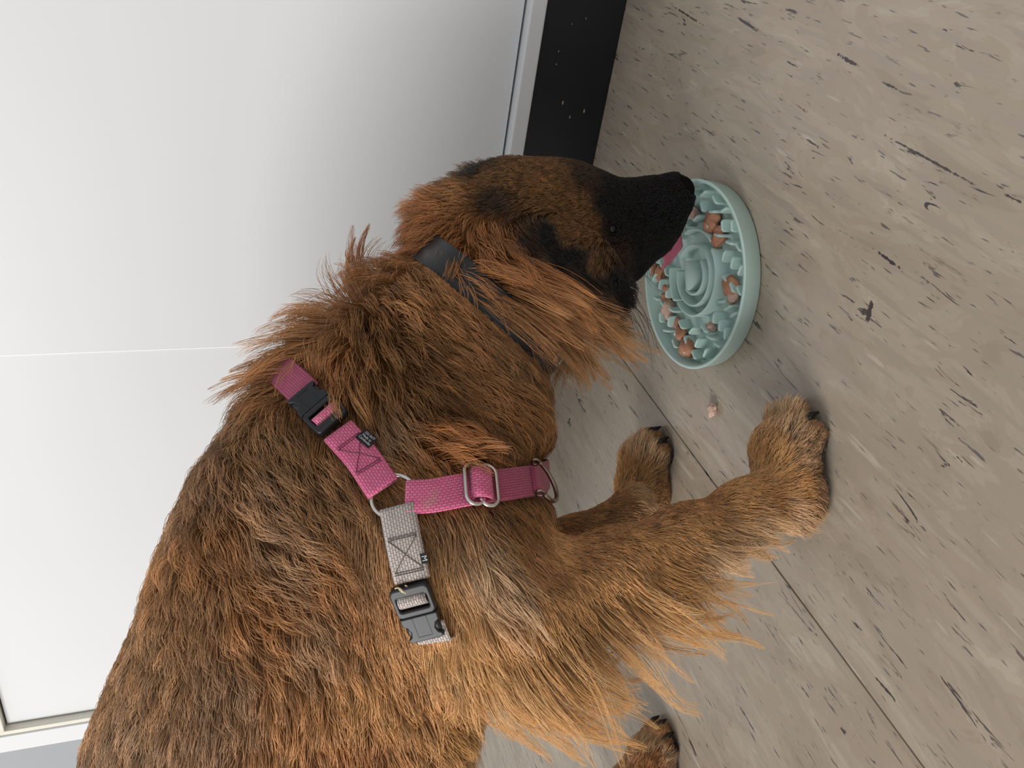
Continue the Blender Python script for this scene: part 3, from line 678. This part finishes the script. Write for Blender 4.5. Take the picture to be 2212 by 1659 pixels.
# chest strap: ring -> slide -> ring on the breastbone
pb = px_path([(876, 1074), (930, 1072), (1000, 1058), (1040, 1052), (1100, 1045), (1165, 1036)], LV)
extb = geodesic(pb[-1], nrm(nrm(pb[-1] - pb[-3]) + 0.9 * FWD), 0.14, LV)
kb = int(len(pb) * 0.50)
ribbon('chest_strap', pb[:kb], SW, M_pink, hn, thick=0.0036)
ribbon('chest_strap_front', np.array(list(pb[kb - 4:]) + extb), SW * 0.98, M_rose, hn, thick=0.0024)
# girth strap: ring -> buckle -> behind the elbow, under the chest
pc = px_path([(858, 1094), (868, 1150), (880, 1210), (893, 1262), (905, 1310), (925, 1355), (938, 1385)], LV)
extc = geodesic(pc[-1], nrm(pc[-1] - pc[-3]), 0.015, 0.004); extc += geodesic(extc[-1], nrm(extc[-1] - extc[-3]), 0.28, -0.004)
kc = int(len(pc) * 0.56)
ribbon('girth_strap', pc[:kc], SW, M_greyweb, hn, thick=0.0042)
ribbon('belly_strap', np.array(list(pc[int(len(pc) * .85):]) + extc), SW, M_greyweb, hn, thick=0.0024)
for pts in (np.array(list(pa) + ext), np.array(list(pb) + extb), np.array(list(pc))): STRAP.append((pts, SW / 2 + .001, LV - 0.003))
for fr_px in ((687, 882), (900, 1322)):
    c0 = hit(*fr_px, LV); STRAP.append((c0[None], 0.0235, LV - 0.003))
ringc = hit(848, 1066, LV); STRAP.append((ringc[None], 0.0135, LV - 0.008))

# ring joining the three straps
a = np.linspace(0, 2 * math.pi, 48, endpoint=False)
fr = frame_at(848, 1068, 1, 0, LV)
rg_ = tube('ring', np.stack([0.0168 * np.cos(a), 0.0168 * np.sin(a), 0 * a], 1), 0.0017, M_steel, hn, 10, True); rg_['label'] = 'round steel ring joining three straps'
place(rg_, fr, -0.0030); rg_.matrix_parent_inverse = HPI
# folded strap ends wrapped over the ring
def rr_outline(w, h, r, n=6, cx=0.0, cy=0.0):
    out = []
    for (sx_, sy_, a0) in ((1, 1, 0), (-1, 1, 90), (-1, -1, 180), (1, -1, 270)):
        for i in range(n + 1):
            t = math.radians(a0 + 90 * i / n); out.append((cx + sx_ * (w / 2 - r) + r * math.cos(t), cy + sy_ * (h / 2 - r) + r * math.sin(t)))
    return out
def ring_prism(outer, inner, z0, z1, bev=0.0012):
    n = len(outer); vs = []; fs = []
    co = np.mean(outer, 0)
    def sc(pl, k): return [(p[0] + (p[0] - co[0]) / (abs(p[0] - co[0]) + 1e-6) * 0 + k * nrm_(p)[0], p[1] + k * nrm_(p)[1]) for p in pl]
    def nrm_(p):
        v = np.array(p) - co; return v / (np.linalg.norm(v) + 1e-9)
    loops = [(outer, z0), (outer, z1 - bev), (sc(outer, -bev), z1), (sc(inner, bev * .8), z1), (inner, z1 - bev), (inner, z0)]
    for pl, z in loops: vs += [(x, y, z) for x, y in pl]
    m_ = len(loops)
    for i in range(m_):
        j = (i + 1) % m_
        for k in range(n): fs.append((i * n + k, i * n + (k + 1) % n, j * n + (k + 1) % n, j * n + k))
    return vs, fs
def prism(outline, z0, z1, bev=0.001):
    n = len(outline); co = np.mean(outline, 0); vs = []
    for z, k in ((z0, 0), (z1 - bev, 0), (z1, bev)):
        for p in outline:
            v = np.array(p) - co; v = v / (np.linalg.norm(v) + 1e-9); vs.append((p[0] - v[0] * k, p[1] - v[1] * k, z))
    fs = [(i * n + k, i * n + (k + 1) % n, (i + 1) * n + (k + 1) % n, (i + 1) * n + k) for i in range(2) for k in range(n)]
    fs.append(tuple(2 * n + k for k in range(n))); fs.append(tuple(range(n))[::-1])
    return vs, fs
def buckle(fr, web, label):
    # x runs outwards from the ring: ladder frame first, then the socket
    v, f = ring_prism(rr_outline(0.0255, 0.0335, 0.0045, cx=-0.0105), rr_outline(0.0125, 0.0245, 0.002, cx=-0.0095), -0.004, 0.0042)
    fro = mesh_obj('buckle', v, f, M_plastic, hn, False); place(fro, fr, 0.001); fro.matrix_basis = fro.matrix_basis @ Matrix.Diagonal((0.93, 0.9, 0.95, 1)); fro.matrix_parent_inverse = HPI; fro['label'] = label
    bev = fro.modifiers.new('bevel', 'BEVEL'); bev.width = 0.0008; bev.segments = 2; bev.limit_method = 'ANGLE'
    hw = 0.0160
    out = [(0.0022, -hw), (0.0085, -hw), (0.0105, -hw + .0035), (0.0150, -hw + .0052), (0.0195, -hw + .0040), (0.0215, -hw + .0010), (0.0240, -hw + .0012), (0.0248, -hw + .004),
           (0.0248, hw - .004), (0.0240, hw - .0012), (0.0215, hw - .0010), (0.0195, hw - .0040), (0.0150, hw - .0052), (0.0105, hw - .0035), (0.0085, hw), (0.0022, hw)]
    v, f = prism(out, -0.0040, 0.0040); so = mesh_obj('buckle_socket', v, f, M_plastic, fro)
    bev = so.modifiers.new('bevel', 'BEVEL'); bev.width = 0.0007; bev.segments = 2; bev.limit_method = 'ANGLE'
    for sgn in (-1, 1):
        bm = bmesh.new(); bmesh.ops.create_uvsphere(bm, u_segments=12, v_segments=8, radius=1)
        for vv in bm.verts: vv.co = Vector((0.0150 + vv.co.x * 0.0062, sgn * (hw - 0.0045) + vv.co.y * 0.0032, vv.co.z * 0.0030))
        bm_obj('prong', bm, M_plastic, fro, True)
    bm = bmesh.new()
    for (lo, hi) in (((0.0035, -.0062, 0.0039), (0.0205, -.0056, 0.0043)), ((0.0035, .0056, 0.0039), (0.0205, .0062, 0.0043)), ((0.0203, -.0062, 0.0039), (0.0209, .0062, 0.0043))):
        mm = bmesh.ops.create_cube(bm, size=1)['verts']
        for vv in mm: vv.co = Vector([lo[i] + (vv.co[i] + .5) * (hi[i] - lo[i]) for i in range(3)])
    bm_obj('moulded_line', bm, M_plastic, fro)
    # webbing looped over the middle bar
    vs, fs, uvs = [], [], []
    for i in range(9):
        t = i / 8; x = -0.0148 + 0.0082 * t; z = 0.0005 + 0.0035 * math.sin(math.pi * t)
        for yy in (-0.0118, -0.004, 0.004, 0.0118): vs.append((x, yy, z)); uvs.append((x * 1.2, yy))
    for i in range(8):
        for k in range(3): fs.append((i * 4 + k, i * 4 + k + 1, i * 4 + k + 5, i * 4 + k + 4))
    lo = mesh_obj('webbing_loop', vs, fs, web, fro, True); lay = lo.data.uv_layers.new(name='UVMap')
    for l in lo.data.loops: lay.data[l.index].uv = uvs[l.vertex_index]
    sol = lo.modifiers.new('solid', 'SOLIDIFY'); sol.thickness = 0.0018
    return fro
buckle(frame_at(688, 884, -.68, -.73, LV), M_pink, 'black plastic side release buckle on the pink strap')
buckle(frame_at(903, 1318, .28, .96, LV), M_greyweb, 'black plastic side release buckle on the grey strap')
# steel slide: two rounded loops side by side on the chest strap
for cx in (-0.0056, 0.0056):
    o = tube('slide_loop', np.array([(x + cx, y, 0) for x, y in rr_outline(0.0140, 0.0345, 0.00695)]), 0.0016, M_steel, hn, 10, True)
    place(o, frame_at(1036, 1051, .99, -.12, LV), 0.0035); o.matrix_parent_inverse = HPI
fr = frame_at(1037, 1051, .99, -.12, LV)
vs, fs, uvs = [], [], []
for i in range(11):
    t = i / 10; x = -0.0075 + 0.0150 * t; z = 0.001 + 0.0050 * math.sin(math.pi * t) ** 0.6
    for yy in (-0.0128, -0.0045, 0.0045, 0.0128): vs.append((x, yy, z)); uvs.append((x, yy))
for i in range(10):
    for k in range(3): fs.append((i * 4 + k, i * 4 + k + 1, i * 4 + k + 5, i * 4 + k + 4))
lo = mesh_obj('webbing_loop', vs, fs, M_pink, hn, True); lay = lo.data.uv_layers.new(name='UVMap')
for l in lo.data.loops: lay.data[l.index].uv = uvs[l.vertex_index]
sol = lo.modifiers.new('solid', 'SOLIDIFY'); sol.thickness = 0.0018
place(lo, fr, 0.0015); lo.matrix_parent_inverse = HPI
# front leash ring: D shape held by a strap keeper
fr = frame_at(1150, 1038, .985, -.14, LV)
dpts = [(0.012 + 0.0185 * math.cos(t) - 0.006, 0.0185 * math.sin(t), 0.002) for t in np.linspace(-1.75, 1.75, 26)]
o = tube('leash_ring', np.array(dpts), 0.0019, M_bronze, hn, 10); place(o, fr, 0.0055); o.matrix_parent_inverse = HPI; o['label'] = 'worn steel leash ring at the breastbone'
for sgn in (-1, 1):
    t = np.linspace(0, 2 * math.pi, 16, endpoint=False)
    o = tube('ring_eye', np.stack([-0.0005 + 0 * t + 0.003 * np.cos(t), sgn * 0.0175 + 0 * t, 0.003 * np.sin(t)], 1), 0.0013, M_bronze, hn, 8, True)
    place(o, fr, 0.0055); o.matrix_parent_inverse = HPI
ends = [(0.0 + 0.014 * i / 5 , 0, 0) for i in range(6)]
kp = mesh_obj('strap_keeper', *prism(rr_outline(0.0135, SW * 1.0, 0.0015, 3, 0.0045), -0.001, 0.0035), M_rose, hn); place(kp, fr, 0.002); kp.matrix_parent_inverse = HPI
# stitching: box with a cross on the grey and the pink strap
def stitches(path, i0, i1, mat, h):
    pts = np.asarray(path)[i0:i1]; N = gn(pts); T = np.gradient(pts, axis=0); T /= np.linalg.norm(T, axis=1)[:, None]; B = np.cross(N, T)
    n = len(pts)
    def at(u, v):
        x = u * (n - 1); k = min(int(x), n - 2); f = x - k
        return (pts[k] * (1 - f) + pts[k + 1] * f) + B[k] * v * SW * 0.40 + N[k] * h
    for (a_, b_) in (((0, -1), (0, 1)), ((1, -1), (1, 1)), ((.06, -1), (.06, 1)), ((.94, -1), (.94, 1)), ((.06, -1), (.94, 1)), ((.06, 1), (.94, -1))):
        q = np.array([at(a_[0] + (b_[0] - a_[0]) * t, a_[1] + (b_[1] - a_[1]) * t) for t in np.linspace(0, 1, 14)])
        o = tube('stitching', q, 0.00032, mat, hn, 5); o.matrix_parent_inverse = HPI
stitches(pc, int(len(pc) * .22), int(len(pc) * .50), M_stitchgrey, 0.0026)
stitches(pa, int(len(pa) * .17), int(len(pa) * .44), M_stitch, 0.0026)
# woven labels
def text_on(name, txt, size, parent, x, y, rot, mat, z):
    cu = bpy.data.curves.new(name, 'FONT'); cu.body = txt; cu.size = size; cu.align_x = 'CENTER'; cu.align_y = 'CENTER'; cu.extrude = 0.00005; cu.resolution_u = 3
    t_ = bpy.data.objects.new(name, cu); me = bpy.data.meshes.new_from_object(t_); bpy.data.objects.remove(t_); bpy.data.curves.remove(cu)
    me.materials.clear(); me.materials.append(mat); o = bpy.data.objects.new(name, me); COL.objects.link(o); o.parent = parent
    o.location = (x, y, z); o.rotation_euler = (0, 0, rot); return o
fr = frame_at(793, 952, .66, .75, LV)
v, f = prism(rr_outline(0.0145, 0.0105, 0.0003, 2), -0.0003, 0.0004, 0.0001)
lb = mesh_obj('care_label', v, f, M_tagblack, hn); place(lb, fr, 0.0036); lb.matrix_parent_inverse = HPI; lb['label'] = 'small black care label with white print'
text_on('lettering', 'Made in', 0.0030, lb, 0, 0.0003, 0.0, M_thread, 0.00045)
text_on('lettering', 'Cambodia', 0.0030, lb, 0.0004, -0.0024, 0.0, M_thread, 0.00045)
text_on('lettering', '232-2677', 0.0027, lb, 0.0004, 0.0032, 0.0, M_thread, 0.00045)
fr = frame_at(917, 1205, .20, .97, LV)
v, f = prism(rr_outline(0.0075, 0.0052, 0.0003, 2), -0.0003, 0.0004, 0.0001)
lb = mesh_obj('size_label', v, f, M_tagblack, hn); place(lb, fr, 0.0020); lb.matrix_parent_inverse = HPI; lb['label'] = 'tiny black size label reading M'
text_on('lettering', 'M', 0.0055, lb, 0, 0.0, 0.0, M_thread, 0.00045)
# frayed yarn end above the grey buckle
for k in range(5):
    fr = frame_at(856 + 5 * k, 1266 + random.uniform(-3, 4), 1, .2, LV)
    q = np.array([fr[0] + fr[3] * (0.005 + 0.001 * math.sin(3 * t + k)) + fr[1] * (t * 0.009) + fr[2] * (0.0015 * math.sin(5 * t + 2 * k)) for t in np.linspace(0, 1, 9)])
    o = tube('frayed_yarn', q, 0.0006, M_fray, hn, 5); o.matrix_parent_inverse = HPI

# collar
CC = W(1068, 668, .830); CA = img_dir(.65, -.76); CA = nrm(CA - 0.0 * FWD)
u_ = nrm(np.cross(CA, FWD)); v_ = np.cross(CA, u_); cpts = []
for t in np.linspace(0, 2 * math.pi, 80, endpoint=False):
    d = u_ * math.cos(t) + v_ * math.sin(t); rr_ = np.arange(0.02, 0.16, 0.001); s_ = sd(CC + rr_[:, None] * d)
    ok = np.where(s_ > 0.006)[0]; cpts.append((rr_[ok[0]] if len(ok) else 0.075))
cr_ = np.array(cpts)
for _ in range(6): cr_ = (np.roll(cr_, 1) + 2 * cr_ + np.roll(cr_, -1)) / 4
ts = np.linspace(0, 2 * math.pi, 80, endpoint=False)
ring_pts = np.array([CC + (u_ * math.cos(t) + v_ * math.sin(t)) * r for t, r in zip(ts, cr_)])
col_root = empty('dog_collar', tuple(CC)); tag(col_root, 'plain black band collar half hidden by the dog ear hair', 'collar')
vs = []; fs = []
prof = [(-.0150, 0), (-.0150, .0022), (-.0140, .0030), (.0140, .0030), (.0150, .0022), (.0150, 0)]
for i in range(80):
    rd = nrm(ring_pts[i] - CC)
    for (a_, o_) in prof: vs.append(ring_pts[i] - CC + CA * a_ + rd * o_)
fs = [(i * 6 + k, i * 6 + (k + 1) % 6, ((i + 1) % 80) * 6 + (k + 1) % 6, ((i + 1) % 80) * 6 + k) for i in range(80) for k in range(6)]
mesh_obj('band', vs, fs, M_collar, col_root, True)
STRAP.append((ring_pts, 0.0160, 0.0045))
# steel keeper and buckle at the throat
th = hit(1192, 782, 0.008)
for nm, p0, p1, r in (('buckle_bar', (1193, 783), (1219, 746), 0.0024), ('buckle_frame', (1204, 790), (1228, 757), 0.0014), ('buckle_side', (1193, 783), (1204, 790), 0.0016)):
    q0 = W(*p0, .792) - CC; q1 = W(*p1, .792) - CC
    tube(nm, np.array([q0 + (q1 - q0) * t for t in np.linspace(0, 1, 6)]), r, M_steel, col_root, 10)

# height limit that straps put on the hair below and beside them
SG = np.full(NX, 9.0, np.float32)
near = np.argwhere((SDF > -0.004) & (SDF < 0.03))
npos = G0 + H * near
for pts, hw, lim in STRAP:
    for i0 in range(0, len(pts), 12):
        seg = pts[i0:i0 + 12]; c0 = seg.mean(0); m_ = np.where(np.abs(npos - c0).max(1) < 0.075)[0]
        if not len(m_): continue
        dd = np.sqrt(((npos[m_][:, None] - seg[None]) ** 2).sum(-1)).min(1)
        dd = np.maximum(np.sqrt(np.maximum(dd ** 2 - 0.00012, 0)), 0)
        l = np.where(dd < hw, lim - 0.004, np.where(dd < hw + 0.045, lim + (dd - hw) * 1.0, 9.0))
        ix = near[m_]; cur = SG[ix[:, 0], ix[:, 1], ix[:, 2]]; SG[ix[:, 0], ix[:, 1], ix[:, 2]] = np.minimum(cur, l)
def strap_limit(p):
    q_ = np.clip(np.rint((p - G0) / H).astype(int), 0, NX - 1); return np.maximum(SG[q_[:, 0], q_[:, 1], q_[:, 2]], 0.002)


# ------------------------------------------------------------------ hair
FC = BV[BF].mean(1); e1 = BV[BF[:, 2]] - BV[BF[:, 0]]; e2 = BV[BF[:, 3]] - BV[BF[:, 1]]
FA = 0.5 * np.linalg.norm(np.cross(e1, e2), axis=1)
FN = BN[BF].mean(1); FN /= np.linalg.norm(FN, axis=1)[:, None]
view = CAMP - FC; view /= np.linalg.norm(view, axis=1)[:, None]
facing = (FN * view).sum(1)
q = (FC - CAMP) @ ROT; px_ = q[:, 1] / q[:, 2] * F + 1106; py_ = 829.5 - q[:, 0] / q[:, 2] * F
lod = np.where(facing < -0.35, 0.3, 1.0) * np.where((py_ > 1780), 0.25, 1.0)
fa = VA[BF].mean(1)
wt = FA * lod * fa[:, 4] * np.clip(0.035 / np.clip(fa[:, 0], 0.003, 1), 0.55, 5.5)
NH = N_HAIR
fi = rng.choice(len(BF), NH, p=wt / wt.sum())
uv = rng.random((NH, 2))
qv = BV[BF[fi]]
R0 = (qv[:, 0] * ((1 - uv[:, :1]) * (1 - uv[:, 1:])) + qv[:, 1] * (uv[:, :1] * (1 - uv[:, 1:])) + qv[:, 2] * (uv[:, :1] * uv[:, 1:]) + qv[:, 3] * ((1 - uv[:, :1]) * uv[:, 1:]))
del qv
NRM = gn(R0)
DIR = VD[BF[fi]].mean(1); PAR = VA[BF[fi]].mean(1); KOL = VC[BF[fi]].mean(1)
# no hair on nose, claws and pads
KP = 8
def grow(R0, NRM, DIR, PAR, seed):
    n = len(R0); rg = np.random.default_rng(seed)
    L = PAR[:, 0] * rg.uniform(0.6, 1.12, n); lift = np.clip(PAR[:, 1] * rg.uniform(0.7, 1.3, n), 0.05, 0.9); free = PAR[:, 3]
    T = DIR - NRM * (DIR * NRM).sum(1)[:, None]; T /= np.linalg.norm(T, axis=1)[:, None] + 1e-6
    B = np.cross(NRM, T)
    j = rg.normal(0, 0.10, n); T = T + j[:, None] * B; T /= np.linalg.norm(T, axis=1)[:, None]
    d = T * np.sqrt(1 - (lift * 0.8) ** 2)[:, None] + NRM * (lift * 0.8)[:, None]
    over_ok = (free > 0.45) | ((R0 - CC) @ CA > 0.022)
    step = L / (KP - 1); P = np.empty((n, KP, 3), np.float32); P[:, 0] = R0 - NRM * 0.0008; pos = R0.copy()
    for k in range(1, KP):
        s = k / (KP - 1)
        pos = pos + d * step[:, None]
        h = sd(pos); g = gn(pos)
        tgt = L * lift * 0.42 * math.sin(math.pi * min(0.75, 0.18 + 0.6 * s)) + 0.0012
        lim = np.where(over_ok, 9.0, strap_limit(pos))
        tgt = np.minimum(tgt, lim)
        over = h - tgt
        keep = np.where(over > 0, np.clip(1 - free * min(1, 1.6 * s), 0, 1), 1.0)
        keep = np.where(h > lim, 1.0, keep)
        corr = np.clip(-over / (step + 1e-6), -1.0, 1.0) * keep * 0.5
        d = d + g * corr[:, None] + np.array([0, 0, -1.0]) * (0.10 * free * (0.3 + s))[:, None]
        d /= np.linalg.norm(d, axis=1)[:, None] + 1e-9
        bad = h < 0.0008
        pos = pos + g * np.where(bad, 0.0008 - h, 0)[:, None]
        pos = pos - g * np.where((h > lim) & (h < 0.05), h - lim, 0)[:, None]
        pos[:, 2] = np.maximum(pos[:, 2], 0.0008)
        P[:, k] = pos
    return P, T, B, L
def wave(P, B, NRM, L, curl, seed, phase=None):
    n = len(P); rg = np.random.default_rng(seed); s = np.linspace(0, 1, KP)[None]
    ph = rg.uniform(0, 6.28, (n, 1)) if phase is None else phase; fr = rg.uniform(0.9, 1.5, (n, 1))
    amp = (curl * L * 0.085)[:, None] * s ** 0.8
    P = P + (amp * np.sin(6.28 * fr * s + ph))[..., None] * B[:, None] + (0.35 * amp * np.cos(6.28 * fr * s + ph * 1.3))[..., None] * NRM[:, None]
    return P
# clump guides
NCL = NH // 15
ci = rng.choice(NH, NCL, replace=False)
parc = PAR[ci].copy(); parc[:, 0] *= 1.05
cP, cT, cB, cL = grow(R0[ci], NRM[ci], DIR[ci] + rng.normal(0, 0.16, (NCL, 3)), parc, 11)
cP = wave(cP, cB, NRM[ci], cL, PAR[ci, 2] + 0.12, 12)
kd = kdtree.KDTree(NCL)
for i, p in enumerate(R0[ci]): kd.insert(Vector(p), i)
kd.balance()
own = np.array([kd.find(Vector(p))[1] for p in R0])
HP_, HT, HB, HL = grow(R0, NRM, DIR, PAR, 21)
HP_ = wave(HP_, HB, NRM, HL, PAR[:, 2] * 0.6 + 0.06, 22)
s = np.linspace(0, 1, KP)
cl = np.clip(0.08 + 0.68 * np.clip(PAR[:, 0] / 0.06, 0, 1) + rng.normal(0, 0.12, NH), 0, 0.92)
cl = np.where(PAR[:, 3] > 0.75, np.clip(0.95 + rng.normal(0, 0.08, NH), 0.3, 0.98), cl)
wgt = (cl[:, None] * s[None] ** 0.9)[..., None]
tgtP = cP[own] + (R0 - R0[ci][own])[:, None, :] * (1 - 0.75 * s)[None, :, None]
HP_ = HP_ * (1 - wgt) + tgtP * wgt
HP_ += rng.normal(0, 0.0004, HP_.shape) * (s[None, :, None])
HP_[:, :, 2] = np.maximum(HP_[:, :, 2], 0.0007)
# colour: clump to clump and hair to hair differences, a few dark guard hairs
val = np.exp(rng.normal(0, 0.21, NCL))[own] * np.exp(rng.normal(0, 0.17, NH))
sat = rng.normal(0, 0.05, (NH, 1)) * np.array([[1, 0.2, -0.8]])
KOL = np.maximum(KOL * val[:, None] * (1 + sat), 0.002); KOL *= np.minimum(1, 0.8 / KOL.max(1))[:, None]
gd = rng.random(NH) < 0.05
KOL[gd] *= 0.35
# eye and nose stay bare
def bare(p, r): return np.linalg.norm(R0 - p, axis=1) < r
keep = np.ones(NH, bool)
NOSE = W(1476, 405, .904); EYE = hit(1326, 494)
keep &= ~bare(NOSE, 0.0135); keep &= ~bare(EYE, 0.0045)
def build_hair(name, P, Kc, r0, r1, mat):
    n = len(P); cu = bpy.data.hair_curves.new(name); cu.add_curves([P.shape[1]] * n)
    cu.position_data.foreach_set('vector', np.ascontiguousarray(P, np.float32).ravel())
    ra = cu.attributes.new('radius', 'FLOAT', 'POINT')
    rr = (r0 + (r1 - r0) * np.linspace(0, 1, P.shape[1]) ** 1.5)[None] * np.random.default_rng(3).uniform(0.75, 1.25, (n, 1))
    ra.data.foreach_set('value', rr.astype(np.float32).ravel())
    ka = cu.attributes.new('hair_colour', 'FLOAT_COLOR', 'POINT')
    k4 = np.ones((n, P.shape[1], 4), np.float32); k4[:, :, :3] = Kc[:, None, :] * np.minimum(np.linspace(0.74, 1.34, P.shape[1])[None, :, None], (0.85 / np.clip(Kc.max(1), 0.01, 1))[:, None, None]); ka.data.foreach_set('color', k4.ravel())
    cu.materials.append(mat)
    o = bpy.data.objects.new(name, cu); COL.objects.link(o); return o
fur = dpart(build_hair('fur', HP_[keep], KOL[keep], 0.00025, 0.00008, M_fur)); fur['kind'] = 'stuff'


# ------------------------------------------------------------------ bare details of the dog
def blob(name, c, ax, rad, mat, sub=3):
    bm = bmesh.new(); bmesh.ops.create_icosphere(bm, subdivisions=sub, radius=1); A = np.array(ax)
    for v in bm.verts: v.co = Vector(c + (np.array(v.co) * rad) @ A)
    return dpart(bm_obj(name, bm, mat, None, True))
na = nrm(NOSE - W(1420, 440, .905))
nu = nrm(img_dir(0, -1) - na * (img_dir(0, -1) @ na)); nl = np.cross(na, nu)
blob('nose', NOSE - na * 0.006, (na, nu, nl), (0.0100, 0.0125, 0.0140), M_nose)
en = gn(EYE)[0]; et = nrm(img_dir(1, .2) - en * (img_dir(1, .2) @ en))
blob('eye', EYE - en * 0.0058, (en, et, np.cross(en, et)), (0.0070, 0.0075, 0.0070), M_eye)
for (b, d, sc) in PAWS:
    if b[0] < -1.0: continue
    q = np.array([b + d * 0.008 * sc + ZU * 0.004, b + d * 0.014 * sc + ZU * 0.003, b + d * 0.020 * sc - ZU * 0.003, b + d * 0.0225 * sc - ZU * (b[2] - 0.0015)])
    o = tube('claw', q, np.array([0.0050, 0.0046, 0.0032, 0.0010]), M_claw, None, 8); dpart(o)
# dew claw on the far wrist, carpal pad
dc = hit(1396, 1092); blob('dew_claw', dc, (img_dir(.8, -.6), gn(dc)[0], nrm(np.cross(img_dir(.8, -.6), gn(dc)[0]))), (0.007, 0.003, 0.003), M_claw, 2)
# tongue, curling out of the mouth to the mat
tp = [W(1432, 500, .915), W(1450, 526, .928), W(1455, 550, .940), W(1440, 574, .948)]
tw = [0.013, 0.0145, 0.0135, 0.009]; ts_ = nrm(W(1420, 558, .93) - W(1477, 505, .925))
vs, fs = [], []; NT = 13; MT = 12
for i in range(NT):
    t = i / (NT - 1) * 3; k = min(int(t), 2); f = t - k; c = tp[k] * (1 - f) + tp[k + 1] * f; w_ = tw[k] * (1 - f) + tw[k + 1] * f
    if i == NT - 1: w_ *= 0.7
    tg = nrm(tp[k + 1] - tp[k]); nn = nrm(np.cross(ts_, tg))
    for j in range(MT):
        a_ = 2 * math.pi * j / MT; vs.append(c + ts_ * w_ * math.cos(a_) + nn * (0.0028 * math.sin(a_) - 0.003 * (1 - abs(math.cos(a_)))))
fs = [(i * MT + j, i * MT + (j + 1) % MT, (i + 1) * MT + (j + 1) % MT, (i + 1) * MT + j) for i in range(NT - 1) for j in range(MT)]
fs.append(tuple((NT - 1) * MT + j for j in range(MT)))
dpart(mesh_obj('tongue', vs, fs, M_tongue, None, True))
# long single hairs: whiskers and black hairs from the ear tip
wl = []
def strand(p0, p1, p2, k=12):
    t = np.linspace(0, 1, k)[:, None]; wl.append((1 - t) ** 2 * p0 + 2 * t * (1 - t) * p1 + t * t * p2)
for k in range(14):
    x0, y0 = 1335 + random.uniform(-20, 15), 630 + random.uniform(-15, 25)
    strand(W(x0, y0, .815), W(x0 + random.uniform(50, 75), y0 + random.uniform(20, 60), .82), W(x0 + random.uniform(45, 95), y0 + random.uniform(90, 175), .85))
for k in range(10):
    x0, y0 = 1370 + random.uniform(-30, 30), 560 + random.uniform(-20, 20)
    strand(W(x0, y0, .885), W(x0 + 10, y0 + 30, .88), W(x0 + random.uniform(0, 50), y0 + random.uniform(30, 60), .88))
wl = np.array(wl); wk = np.tile(np.array(srgb(30, 26, 25)), (len(wl), 1))
wh = dpart(build_hair('whiskers', wl, wk, 0.00022, 0.00008, M_fur)); wh['kind'] = 'stuff'
